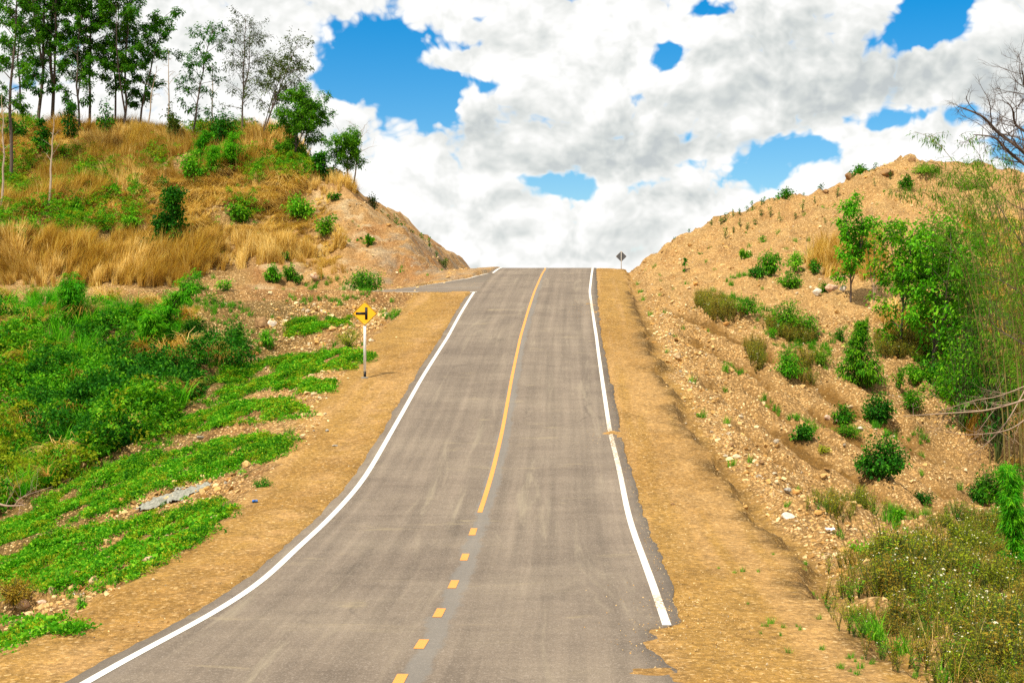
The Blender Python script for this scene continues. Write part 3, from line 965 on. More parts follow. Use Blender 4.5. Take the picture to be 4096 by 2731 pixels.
def weed_mesh(seed, H, nst, flowers, matleaf):
    rs = np.random.default_rng(seed); mb = MB()
    for i in range(nst):
        a = rs.uniform(0, 6.28); r = rs.uniform(.05, .26); h = H * rs.uniform(.6, 1.1)
        t = np.linspace(0, 1, 5)[:, None]
        end = np.array([np.cos(a) * r, np.sin(a) * r, h])
        pts = np.concatenate([end[:2] * t ** 1.3, h * t], 1)
        add_tube(mb, pts, np.linspace(.006, .003, 5), 3, .5, 1)
        nl = 12
        tt = rs.uniform(.15, 1, nl)[:, None]
        p = np.concatenate([end[:2] * tt ** 1.3, h * tt], 1)
        d = rs.normal(0, 1, (nl, 3)); d[:, 2] = np.abs(d[:, 2]) * .6
        add_leaves(mb, p, d, rs.uniform(.04, .10, nl), rs.uniform(.011, .024, nl), np.clip(rs.normal(.5, .25, nl), 0, 1), rs)
        if rs.random() < flowers:
            c = end + np.array([0, 0, .01])
            for q in range(rs.integers(1, 3)):
                cc = c + rs.normal(0, .035, 3) * (q > 0)
                an = np.arange(6) * np.pi / 3; rr = .014
                nv = nrm(np.array([rs.normal(0, .5), rs.normal(-.3, .4), 1.0])); s_ = nrm(np.cross(nv, [1, 0, 0])); u_ = np.cross(nv, s_)
                ring = cc + rr * (np.cos(an)[:, None] * s_ + np.sin(an)[:, None] * u_)
                mb.add(np.concatenate([ring, [cc + nv * .004]]), [[6, j, (j + 1) % 6] for j in range(6)], .5, 2)
                mb.add(cc + nv * .006 + .006 * (np.cos(an[::2])[:, None] * s_ + np.sin(an[::2])[:, None] * u_), [[0, 1, 2]], .5, 3)
    return mb.mesh('weed', [matleaf, M['stem'], M['petal'], M['floret']])


WEEDS = [weed_mesh(90 + i, .58, 9, .12, M['leaf_weed']) for i in range(3)] + [weed_mesh(95, .70, 9, .05, M['leaf_brown']), weed_mesh(97, .62, 9, .08, M['leaf_brown']), weed_mesh(96, .5, 10, .10, M['leaf_bright']), weed_mesh(98, .6, 9, .12, M['leaf_brown']), weed_mesh(99, .64, 9, .12, M['leaf_weed'])]


# ------------------------------------------------------------------ ground cover
def euler_z(n, rs, tilt=.15):
    return np.stack([rs.normal(0, tilt, n), rs.normal(0, tilt, n), rs.uniform(0, 2 * np.pi, n)], -1)


def pick(x, y, polys, jit=0.0, rs=None, up=0.0):
    z = T(x, y)
    px, py = proj(x, y, z + up)
    if jit:
        f = 5900 / y
        px = px + rs.normal(0, jit, len(px)) * f; py = py + rs.normal(0, jit * .4, len(px)) * f
    m = np.zeros(len(x), bool)
    for pl in polys:
        m |= inpoly(px, py, pl)
    return m, z, px, py


rs = np.random.default_rng(101)
CREEP_POLY = [
    [(1150, 1290), (1180, 1275), (1300, 1262), (1400, 1262), (1395, 1290), (1280, 1315), (1180, 1340), (1150, 1345)],
    [(906, 1461), (1084, 1429), (1244, 1410), (1400, 1391), (1480, 1410), (1490, 1425), (1400, 1468), (1314, 1461), (1212, 1493), (1084, 1531), (957, 1576), (848, 1608), (797, 1595), (829, 1544)],
    [(1095, 1525), (1240, 1512), (1340, 1520), (1320, 1555), (1200, 1562), (1095, 1545)],
    [(829, 1640), (957, 1602), (1148, 1589), (1240, 1633), (1180, 1659), (1020, 1672), (829, 1710), (670, 1742), (574, 1793), (640, 1700)],
    [(1020, 1735), (1173, 1750), (1116, 1812), (952, 1860), (774, 1913), (595, 1955), (440, 2032), (238, 2086), (60, 2130), (-300, 2190), (-300, 2120), (0, 2080), (120, 2010), (300, 1930), (480, 1830), (640, 1800), (800, 1770)],
    [(893, 1983), (960, 2020), (881, 2062), (792, 2139), (655, 2217), (500, 2288), (357, 2330), (208, 2354), (149, 2320), (-300, 2330), (-300, 2160), (0, 2121), (149, 2110), (417, 2092), (595, 2050), (714, 2025)],
    [(-300, 2540), (0, 2500), (107, 2473), (250, 2461), (345, 2470), (321, 2490), (149, 2508), (36, 2550), (0, 2565), (-300, 2640)]]
x, y, t = rand_pts(330000, -26, -4.4, 14, 76, rs)
m, z, px, py = pick(x, y, CREEP_POLY, .11, rs, .10)
thin = fbm(x * 1.3, y * 1.3, 401, 3)
m &= thin > -.26 + .36 * rs.random(len(x)) ** 2
x, y, z = x[m], y[m], z[m]
sc_ = rs.uniform(.5, 1.1, len(x)) * np.interp(y, [20, 60], [.85, 1.1])
scatter('creeping_vines', 'bright green creeping vines in strips down the left embankment', 'creeper', np.stack([x, y, z + .02], -1), euler_z(len(x), rs, .25), sc_, CREEP, 1, sel=np.clip(((fbm(x * .7, y * .7, 402, 3) + .5 + rs.normal(0, .16, len(x))) * 6).astype(int), 0, 5))

# tangle of vines and bushes filling the gully on the left
GUL = [(-500, 1225), (-100, 1225), (0, 1230), (130, 1215), (250, 1225), (420, 1225), (560, 1250), (700, 1235), (790, 1330), (830, 1420), (960, 1425), (930, 1480), (800, 1560), (740, 1640), (640, 1700), (520, 1790), (400, 1850), (250, 1930), (90, 2010), (0, 2060), (-500, 2200)]
x, y, t = rand_pts(900, -42, -8.5, 34, 72, rs)
m, z, px, py = pick(x, y, [GUL])
mx_, my_ = x[m], y[m]; mz_ = z[m]
rr_ = rs.uniform(.45, 1.0, len(mx_)) ** 2 * 2.2 * np.interp(my_, [40, 60, 72], [1.0, .85, .45])
kind_ = rs.integers(0, 5, len(mx_)); kk = []
pv, rv, sv, pk = [], [], [], []
for i in range(len(mx_)):
    n_ = int(40 * rr_[i] ** 2) + 6
    d = nrm(rs.normal(0, 1, (n_, 3))); d[:, 2] = np.abs(d[:, 2]) * .9 + .05; d = nrm(d)
    q = d * rr_[i] * rs.uniform(.72, 1.05, (n_, 1)) * np.array([1, 1, 1.05]) + np.array([mx_[i], my_[i], mz_[i]])
    q[:, 2] = np.maximum(q[:, 2], T(q[:, 0], q[:, 1]) + .05)
    kk.append(np.full(n_, kind_[i])); pv.append(q); rv.append(euler_z(n_, rs, .5)); sv.append(rs.uniform(.6, 1.25, n_)); pk.append(np.full(n_, vnoise(mx_[i] * .3, my_[i] * .3, 77) + rs.normal(0, .12)))
pv, rv, sv, pk, kk = map(np.concatenate, (pv, rv, sv, pk, kk))
ppx, ppy = proj(pv[:, 0], pv[:, 1], pv[:, 2])
ok = ~inpoly(ppx, ppy, CREEP_POLY[4]) & (ppy > 1215 + 90 * vnoise(ppx * .008, ppx * 0, 78) + np.interp(ppx, [0, 250, 500, 900], [-20, 0, 25, 70]))
pv, rv, sv, pk, kk = pv[ok], rv[ok], sv[ok], pk[ok], kk[ok]
dk = pk < -.2
scatter('vine_tangle', 'tangled mounds of green vines filling the gully below the side road', 'vines', pv[~dk], rv[~dk], sv[~dk], VINE[:3] + [DARKC[0], VINE[4], VINE[3]], 2, sel=np.where(rs.random((~dk).sum()) < .3, rs.integers(0, 6, (~dk).sum()), np.array([0, 1, 4, 5, 4])[kk[~dk]]))
scatter('undergrowth', 'dark green undergrowth between the vine mounds in the gully', 'undergrowth', pv[dk], rv[dk], sv[dk], DARKC, 3)
x, y, t = rand_pts(4200, -34, -8.5, 36, 73, rs)
m, z, px, py = pick(x, y, [GUL]); m &= fbm(x * .4, y * .4, 425, 3) > .02
REED = [tuft(30 + i, 30, .7, 1.9, .3, 1.0, .035, M['leaf_feather'], .2, .6, .3) for i in range(3)]
scatter('tall_grass', 'tall green grass standing between the vine mounds of the gully', 'grass', np.stack([x[m], y[m], z[m] + .25], -1), euler_z(m.sum(), rs, .15), rs.uniform(.5, 1.05, m.sum()), REED, 16)
# dry reeds hanging among them
x, y, t = rand_pts(2500, -34, -8.5, 36, 76, rs)
m, z, px, py = pick(x, y, [GUL]); m &= fbm(x * .5, y * .5, 421, 3) > .12
scatter('dead_reeds', 'straw coloured dead reeds poking out of the gully vines', 'reeds', np.stack([x[m], y[m], z[m] + .5], -1), euler_z(m.sum(), rs, .2), rs.uniform(.5, 1.0, m.sum()), DRYFLAT, 4)

# dry grass over the left hill
BARE = [[(1235, 690), (1290, 700), (1420, 780), (1620, 920), (1830, 1100), (1700, 1170), (1300, 1170), (1320, 1060), (1360, 1000), (1345, 900), (1290, 800)],
        [(880, 1075), (1040, 1048), (1300, 1060), (1300, 1170), (700, 1170), (720, 1120)]]
GREENISH = [[(-300, 700), (100, 640), (330, 620), (470, 700), (580, 790), (560, 900), (430, 960), (200, 950), (60, 985), (-300, 1000)], [(560, 640), (640, 600), (700, 660), (640, 720)], [(900, 700), (1060, 660), (1130, 720), (1000, 760)], [(-200, 460), (160, 450), (260, 470), (120, 540), (-200, 560)], [(880, 860), (1010, 800), (1010, 900), (920, 920)],
            [(700, 470), (860, 430), (960, 520), (1010, 600), (960, 660), (850, 650), (760, 560)],
            [(1090, 640), (1200, 620), (1250, 720), (1180, 760), (1100, 710)]]
x, y, t = rand_pts(26000, -52, -6, 84.5, 119, rs)
m, z, px, py = pick(x, y, BARE, .35, rs)
cl_n = fbm(x * .35, y * .35, 431, 4)
gm, _, _, _ = pick(x, y, GREENISH, .6, rs)
keep = (~m) & (cl_n > -.55 + .35 * rs.random(len(x)) + .30 * gm) & (px < 1420) & (z > 6.9)
x, y, z, cl_n, gm, px, py = [q[keep] for q in (x, y, z, cl_n, gm, px, py)]
flat_ = fbm(x * .18, y * .18, 441, 3) > .17
az_ = 2.6 * np.pi * fbm(x * .16, y * .16, 451, 2) - .7 + rs.normal(0, .35, len(x))
rot = np.stack([rs.normal(0, .12, len(x)), rs.normal(0, .12, len(x)), az_], -1)
sc_ = rs.uniform(.45, 1.0, len(x)) * (1 + .9 * cl_n) * np.where((px > 1180) & (py < 900), .55, 1.0) * np.where(y < 88, rs.uniform(.5, 1.0, len(x)), 1.0)
P_ = np.stack([x, y, z], -1)
scatter('dry_grass', 'tall golden dry grass covering the left hillside', 'grass', P_[~flat_], rot[~flat_], sc_[~flat_], DRY, 5)
scatter('flattened_grass', 'pale straw flattened and bent over on the left hillside', 'grass', P_[flat_], rot[flat_], sc_[flat_] * .9, DRYFLAT, 6)
# low green weeds on the hill
x, y, t = rand_pts(46000, -50, -9, 84.5, 114, rs)
m, z, px, py = pick(x, y, GREENISH, .5, rs)
m &= (fbm(x * .5, y * .5, 461, 3) > -.28) & (z > 6.9)
pts = np.stack([x[m], y[m], z[m] + rs.uniform(.2, 1.2, m.sum())], -1)
scatter('hillside_weeds', 'patches of low green weeds growing through the dry grass', 'weeds', pts, euler_z(m.sum(), rs, .4), rs.uniform(.45, 1.0, m.sum()), [VINE[0], VINE[3], VINE[4], VINE[4]], 7)
# sprinkling of green tufts
x, y, t = rand_pts(60000, -45, 26, 15, 112, rs)
GT = [[(560, 1195), (760, 1185), (900, 1200), (1000, 1260), (900, 1300), (780, 1260), (600, 1240)], [(1140, 1185), (1480, 1170), (1530, 1200), (1400, 1215), (1150, 1215)], [(1520, 1195), (1600, 1190), (1600, 1208), (1530, 1212)],
      [(1525, 1262), (1590, 1250), (1590, 1272), (1530, 1280)], [(870, 1340), (1110, 1320), (1100, 1400), (900, 1480), (830, 1460)], [(1180, 1120), (1330, 1110), (1400, 1140), (1250, 1160)],
      [(2880, 1150), (2990, 1085), (3010, 1100), (2930, 1150)], [(2840, 1165), (3000, 1200), (3060, 1240), (3200, 1300), (3330, 1330), (3320, 1370), (3180, 1360), (3040, 1290)],
      [(3020, 1570), (3180, 1650), (3290, 1725), (3300, 1750), (3200, 1720), (3080, 1640)], [(3480, 1690), (3600, 1690), (3700, 1740), (3760, 1790), (3650, 1780), (3520, 1740)],
      [(3100, 1370), (3300, 1365), (3330, 1420), (3180, 1450), (3080, 1430)], [(2880, 1440), (2960, 1490), (2980, 1520), (2900, 1480)], [(3520, 2040), (3700, 2050), (3690, 2120), (3560, 2110)], [(3700, 2640), (3960, 2700), (3980, 2731), (3720, 2731)], [(3380, 2440), (3600, 2560), (3660, 2650), (3520, 2600)]]
m, z, px, py = pick(x, y, GT, .08, rs)
spr = (rs.random(len(x)) < .016) & ((t > AE_R(y) + .3) | (t < -AE_L(y) - .3)) & (y < 96)
spr2 = (t > 4.2) & (t < 5.9) & (y < 27) & (fbm(x * 1.0, y * 1.0, 471, 3) > .17)
lawn = (m | spr)
scatter('green_grass', 'short green grass tufts scattered over the bare slopes', 'grass', np.stack([x[lawn], y[lawn], z[lawn]], -1), euler_z(lawn.sum(), rs, .1), rs.uniform(.4, .95, lawn.sum()), GRASS, 8)
scatter('verge_grass', 'sparse grass sprouting on the right gravel shoulder', 'grass', np.stack([x[spr2], y[spr2], z[spr2]], -1), euler_z(spr2.sum(), rs, .2), rs.uniform(.12, .3, spr2.sum()), GRASS, 9)

# flowering weeds in the lower right corner
MEAD = [(3416, 2270), (3487, 2215), (3620, 2190), (3777, 2190), (3800, 2080), (3900, 2050), (4096, 2060), (4700, 2060), (4700, 3100), (3820, 2760), (3740, 2700), (3620, 2590), (3430, 2500), (3345, 2420)]
MEAD2 = [(3560, 2060), (3700, 2040), (3900, 2020), (4096, 1990), (4096, 2100), (3900, 2130), (3700, 2130)]
MEAD3 = [(3250, 2030), (3400, 2000), (3490, 2050), (3460, 2100), (3330, 2085)]
x, y, t = rand_pts(26000, 5.2, 19, 13, 42, rs)
m, z, px, py = pick(x, y, [MEAD, MEAD2, MEAD3], .22, rs)
edge_in, _, _, _ = pick(x - .55, y - .2, [MEAD, MEAD2, MEAD3])
hz_ = np.where(edge_in, 1.0, .62)
m &= (rs.random(len(x)) < np.interp(y, [16, 30], [.9, .5])) & (fbm(x * 1.1, y * 1.1, 477, 3) > -.36 + .25 * rs.random(len(x)))
scatter('flowering_weeds', 'dense knee-high weeds with tiny white flowers in the lower right corner', 'weeds', np.stack([x[m], y[m], z[m]], -1), euler_z(m.sum(), rs, .12), hz_[m] * rs.uniform(.55, 1.0, m.sum()) * (1 + .9 * fbm(x[m] * .9, y[m] * .9, 475, 3)), WEEDS, 10, sel=np.clip(((fbm(x[m] * .6, y[m] * .6, 476, 3) + .5 + rs.normal(0, .22, m.sum())) * 8).astype(int), 0, 7))
x2, y2, t2 = rand_pts(2600, 5.2, 19, 13, 42, rs)
m2, z2, _, _ = pick(x2, y2, [MEAD], .1, rs); m2 &= rs.random(len(x2)) < .22
scatter('straw_stems', 'dry straw stems rising among the flowering weeds', 'grass', np.stack([x2[m2], y2[m2], z2[m2]], -1), euler_z(m2.sum(), rs, .2), rs.uniform(.3, .55, m2.sum()), [tuft(50 + i, 9, .9, 2.0, .2, .8, .014, M['dry'], .2, .4, .2) for i in range(3)], 15)
WP = [[(2780, 1215), (2840, 1205), (2960, 1260), (2960, 1300), (2850, 1285)], [(2985, 1400), (3045, 1395), (3055, 1490), (3010, 1490)], [(3170, 1450), (3260, 1440), (3250, 1540), (3180, 1530)],
      [(3500, 1370), (3760, 1350), (3850, 1420), (3700, 1450), (3520, 1430)], [(3620, 1330), (3800, 1300), (3830, 1370), (3640, 1380)], [(3060, 1310), (3220, 1320), (3250, 1380), (3120, 1370)]]
x, y, t = rand_pts(50000, 5.2, 28, 40, 84, rs)
m, z, px, py = pick(x, y, WP, .1, rs)
scatter('brown_weeds', 'brownish weed patches on the right slope', 'weeds', np.stack([x[m], y[m], z[m]], -1), euler_z(m.sum(), rs, .12), rs.uniform(.6, 1.2, m.sum()), WEEDS[3:5] + WEEDS[:1], 11)
# dry grass and leafy understorey in the right thicket
x, y, t = rand_pts(9000, 10, 34, 36, 86, rs)
DG = [[(3220, 1010), (3500, 960), (3560, 1080), (3520, 1130), (3330, 1120), (3230, 1080)], [(3500, 1270), (3760, 1240), (3900, 1330), (3700, 1370), (3520, 1350)], [(3800, 1500), (4400, 1350), (4400, 1900), (4000, 1860), (3850, 1760)], [(3850, 900), (4400, 800), (4400, 1500), (3900, 1400)]]
m, z, px, py = pick(x, y, DG, .2, rs); m &= (rs.random(len(x)) < .22) | ((px < 3800) & (rs.random(len(x)) < .4))
scatter('dry_grass', 'clumps of dry grass among the shrubs of the right thicket', 'grass', np.stack([x[m], y[m], z[m]], -1), euler_z(m.sum(), rs, .15), rs.uniform(.5, 1.0, m.sum()), DRY + DRYFLAT[:1], 12)
TH = [[(3560, 1120), (3700, 1080), (3900, 1040), (4400, 950), (4400, 1900), (4050, 1880), (3930, 1700), (3850, 1620), (3760, 1600), (3640, 1500), (3750, 1360), (3640, 1280)]]
x, y, t = rand_pts(24000, 10, 36, 36, 80, rs)
m, z, px, py = pick(x, y, TH, .2, rs); m &= fbm(x * .45, y * .45, 481, 4) > -.05
pts = np.stack([x[m], y[m], z[m] + rs.uniform(.05, 1.5, m.sum()) * rs.random(m.sum())], -1)
scatter('undergrowth', 'leafy green undergrowth beneath the right thicket', 'undergrowth', pts, euler_z(m.sum(), rs, .4), rs.uniform(.55, 1.1, m.sum()), VINE[:3] + DARKC[:2], 13)

# ------------------------------------------------------------------ loose stones
x, y, t = rand_pts(210000, -20, 26, 15, 104, rs)
xb, yb_, tb = rand_pts(34000, 5.4, 9.5, 17, 74, rs)                                  # gravel bank beside the ditch
xc, yc_, tc2 = rand_pts(60000, -14, -4.6, 15, 76, rs)                                # rock piles on the left embankment
ROCKY = [[(30, 2420), (120, 2370), (260, 2340), (380, 2310), (480, 2290), (490, 2330), (400, 2380), (300, 2420), (180, 2470), (60, 2460)], [(430, 2060), (560, 1985), (700, 1930), (860, 1885), (985, 1870), (990, 1920), (900, 1985), (760, 2010), (600, 2060), (480, 2080)],
         [(1100, 1790), (1180, 1740), (1230, 1690), (1290, 1640), (1310, 1660), (1220, 1760), (1140, 1810)], [(1140, 1560), (1240, 1540), (1330, 1480), (1380, 1490), (1290, 1600), (1200, 1640)], [(960, 1390), (1100, 1350), (1300, 1330), (1300, 1390), (1080, 1410), (970, 1440)],
         [(1150, 1200), (1500, 1220), (1560, 1260), (1420, 1370), (1380, 1330), (1150, 1260)], [(1020, 1290), (1130, 1270), (1140, 1320), (1050, 1350)]]
mR, _, _, _ = pick(xc, yc_, ROCKY, .12, rs)
xc, yc_, tc2 = xc[mR], yc_[mR], tc2[mR]
tag_ = np.concatenate([np.zeros(len(x)), np.ones(len(xb)), np.full(len(xc), 2)])
x, y, t = np.concatenate([x, xb, xc]), np.concatenate([y, yb_, yc_]), np.concatenate([t, tb, tc2])
d_ = np.where(t > 0, t - AE_R(y), -t - AE_L(y))
z = np.where(np.abs(t) < 3.6, np.maximum(T(x, y), P(y) - .012), T(x, y)); px, py = proj(x, y, z)
vis = (px > -150) & (px < 4250) & (py < 2850)
rk = fbm(x * .6, y * .6, 501, 3)
pr = np.where(t > 0, np.where(y < 72, np.where(d_ > .5, .60 + .7 * rk + .35 * np.exp(-((d_ - 1.6) / .9) ** 2), np.where(d_ > 0, .12, .012)), np.where(d_ > .4, .20 + .5 * rk, .03)),
              np.where(y < 75, np.where(d_ > 0, .30 + .8 * rk, np.where((d_ > -2.0) & (d_ < -1.4), .05, .008)), np.where((px > 1150), .14 + .6 * rk, .03)))
bd_ = band(y + 2.0 * np.clip(d_, 0, 9)) * (t > 0) * (d_ > 1.4)
pr = np.where(tag_ == 1, .62 * sstep(.45, .8, d_) * (1 - sstep(2.2, 3.6, d_ + 2 * rk)), pr); pr = np.where(tag_ == 2, .9, pr)
pr = pr * (1 - .85 * bd_)
pr = np.where(np.abs(t) < 4.3, np.where(np.abs(t) > 3.2, .28 + .5 * rk, 0), pr)
cr = np.zeros(len(x), bool)
for pl in CREEP_POLY + [GUL, MEAD]:
    cr |= inpoly(px, py, pl)
pr = np.where(cr, .03, pr)
k_ = vis & (rs.random(len(x)) < pr)
x, y, z, t, px, py, d_, tag_ = [q[k_] for q in (x, y, z, t, px, py, d_, tag_)]
size = np.exp(rs.normal(np.log(.036), .72, len(x))); size = np.clip(size, .015, .26) * np.interp(y, [20, 90], [.85, 1.6])
size = np.where(tag_ > 0, size * np.where(tag_ == 2, 1.3, .92), size)
size = np.where((np.abs(t) < 5.0) & (tag_ == 0), np.minimum(size, .06), size)
size = np.where(np.abs(t) < 4.3, np.minimum(size * .7, .04), size)
show = size / y
order = np.argsort(-show)
first = order[:270]
rest = order[270:]
hs_ = size[rest]
xg_, yg_, tg_ = rand_pts(26000, 1.6, 4.2, 16.5, 74, rs)
gd_ = .9 * np.exp(-((yg_ - 39.8) / 1.3) ** 2) * np.exp(-((4.0 - tg_) / 1.1) ** 2) + .5 * np.exp(-((yg_ - 69.5) / 3) ** 2) * np.exp(-((4.0 - tg_) / 1.3) ** 2) + .5 * np.exp(-((yg_ - 19.5) / 2.2) ** 2) * np.exp(-((3.6 - tg_) / .8) ** 2) + .32 * np.exp(-((tg_ - tr_edge(yg_) + .05) / .22) ** 2)
kg_ = rs.random(len(xg_)) < gd_
xg_, yg_, tg_ = xg_[kg_], yg_[kg_], tg_[kg_]
sg_ = rs.uniform(.012, .034, len(xg_))
scatter('loose_grit', 'gravel crumbs strewn over the right edge of the road', 'gravel', np.stack([xg_, yg_, np.maximum(T(xg_, yg_), P(yg_)) + .002], -1), rs.uniform(-3, 3, (len(xg_), 3)), sg_, STONES, 17)
scatter('gravel', 'pale loose gravel and small stones strewn over the slopes', 'gravel', np.stack([x[rest], y[rest], z[rest] + .06 * hs_], -1), rs.uniform(-.5, .5, (len(rest), 3)) + np.stack([0 * hs_, 0 * hs_, rs.uniform(0, 6.28, len(rest))], -1), hs_, STONES, 14)
for i in first:
    par = GROUND[(1 if y[i] < 75.5 else 2) if t[i] < 0 else (3 if y[i] < 66 else 4)]
    if abs(t[i]) < (AE_L(y[i]) if t[i] < 0 else AE_R(y[i])):
        par = GROUND[5]
    o = link('stone', STONES[int(rs.integers(0, 8))], par)
    o.location = (x[i], y[i], z[i] + .10 * size[i]); o.rotation_euler = (rs.uniform(-.4, .4), rs.uniform(-.4, .4), rs.uniform(0, 6.28)); o.scale = (size[i],) * 3

# ------------------------------------------------------------------ plants one can tell apart
def arch(p0, p1, n, rise=.0, rs=None, wob=0.0):
    t = np.linspace(0, 1, n)[:, None]
    p = np.asarray(p0)[None] * (1 - t) + np.asarray(p1)[None] * t
    p[:, 2] += rise * 4 * (t * (1 - t))[:, 0]
    if wob and rs is not None:
        p[1:-1] += np.cumsum(rs.normal(0, wob, (n - 2, 3)), 0) * .6
    return p


def bush(seed, H, W, ns=14, nl=60, L=.16, Wd=.075, shape='dome', droop=.2, leaf='leaf', spread=.09, stem='stem', up=.25):
    rs = np.random.default_rng(seed)
    st, fo = MB(), MB()
    for i in range(ns):
        a = rs.uniform(0, 2 * np.pi); r = W / 2 * rs.random() ** .6
        if shape == 'dome':
            zt = H * (1 - .6 * (r / (W / 2)) ** 2) * rs.uniform(.65, 1.05)
        elif shape == 'cone':
            zt = H * rs.uniform(.12, 1.0); r = W / 2 * (1 - (zt / H) ** 1.5 * .85) * rs.uniform(.75, 1.05)
        elif shape == 'column':
            zt = H * rs.uniform(.15, 1.0); r = W / 2 * rs.uniform(.3, 1.0) * (1 - .35 * abs(zt / H - .45) * 2)
        elif shape == 'fan':
            zt = H * rs.uniform(.6, 1.05) * (1 - .25 * (r / (W / 2)))
        else:
            zt = H * rs.uniform(.35, 1)
        end = np.array([math.cos(a) * r, math.sin(a) * r, zt])
        n = 7; t = np.linspace(0, 1, n)
        if shape in ('cone', 'column'):
            z0 = max(zt - .35 * r - .1 * H, 0)
            pts = np.stack([end[0] * t, end[1] * t, z0 + (zt - z0) * np.sin(t * 1.75) / .985], -1)
            pts[:, 2] -= droop * r * t ** 3 * .6
        else:
            pts = np.stack([end[0] * t ** 1.25, end[1] * t ** 1.25, zt * t ** .85], -1)
        pts[1:] += rs.normal(0, .02 * W, (n - 1, 3)) * np.array([1, 1, .4])
        add_tube(st, pts, np.linspace(.012 + .006 * H, .004, n), 4)
        m_ = int(nl * rs.uniform(.7, 1.25))
        tt = rs.uniform(.18 if shape in ('cone', 'column') else .25, 1.0, m_) ** .8
        q = np.stack([np.interp(tt, t, pts[:, c]) for c in range(3)], -1)
        q += rs.normal(0, spread * W, (m_, 3)) * np.array([1, 1, .7])
        q[:, 2] = np.maximum(q[:, 2], .03)
        out = nrm(q - np.array([0, 0, H * .35]))
        d = out * .7 + rs.normal(0, .55, (m_, 3)) + np.array([0, 0, up - droop])
        base_t = rs.uniform(.3, .7)
        add_leaves(fo, q, d, L * rs.uniform(.6, 1.25, m_), Wd * rs.uniform(.7, 1.25, m_), np.clip(base_t + rs.normal(0, .2, m_), 0, 1), rs, droop=.2 + droop)
    if shape in ('cone', 'column'):
        add_tube(st, np.stack([np.zeros(6), np.zeros(6), np.linspace(-.05, H * .95, 6)], -1), np.linspace(.02 + .012 * H, .006, 6), 5)
    return st.mesh('stem', M[stem]), fo.mesh('foliage', M[leaf])


def plume(seed, H, W, ns=7, leaf='leaf_feather', bend=(0, 0), L=.26, Wd=.035, sprays=16, per=26):
    """feathery bamboo-like plumes: arching stems with drooping sprays of narrow leaves"""
    rs = np.random.default_rng(seed); st, fo = MB(), MB()
    for i in range(ns):
        a = rs.uniform(0, 2 * np.pi); r = W * .28 * rs.random()
        h = H * rs.uniform(.6, 1.0)
        end = np.array([math.cos(a) * r + bend[0] * (h / H), math.sin(a) * r + bend[1] * (h / H), h])
        t = np.linspace(0, 1, 9)
        pts = np.stack([end[0] * t ** 1.8, end[1] * t ** 1.8, h * np.sin(t * 1.45) / math.sin(1.45)], -1)
        add_tube(st, pts, np.linspace(.028, .006, 9), 4)
        for j in range(sprays):
            tj = rs.uniform(.22, 1.0)
            p0 = np.array([np.interp(tj, t, pts[:, c]) for c in range(3)])
            aa_ = rs.uniform(0, 6.28); ln = W * .24 * rs.uniform(.5, 1.2) * (1.25 - .6 * tj)
            p1 = p0 + np.array([math.cos(aa_) * ln, math.sin(aa_) * ln, ln * rs.uniform(-.1, .6)])
            sp = arch(p0, p1, 5, ln * .18)
            add_tube(st, sp, np.linspace(.008, .003, 5), 3)
            u = rs.random(per)[:, None]
            q = p0 + (p1 - p0) * u; q[:, 2] += ln * .18 * 4 * (u * (1 - u))[:, 0]
            q += rs.normal(0, .028 * W, (per, 3))
            d = rs.normal(0, .5, (per, 3)) + nrm(p1 - p0) * .9 + np.array([0, 0, -.15])
            add_leaves(fo, q, d, L * rs.uniform(.6, 1.2, per), Wd * rs.uniform(.8, 1.3, per), np.clip(rs.uniform(.35, .65) + rs.normal(0, .2, per), 0, 1), rs, droop=.35)
    return st.mesh('stem', M['stem']), fo.mesh('foliage', M[leaf])


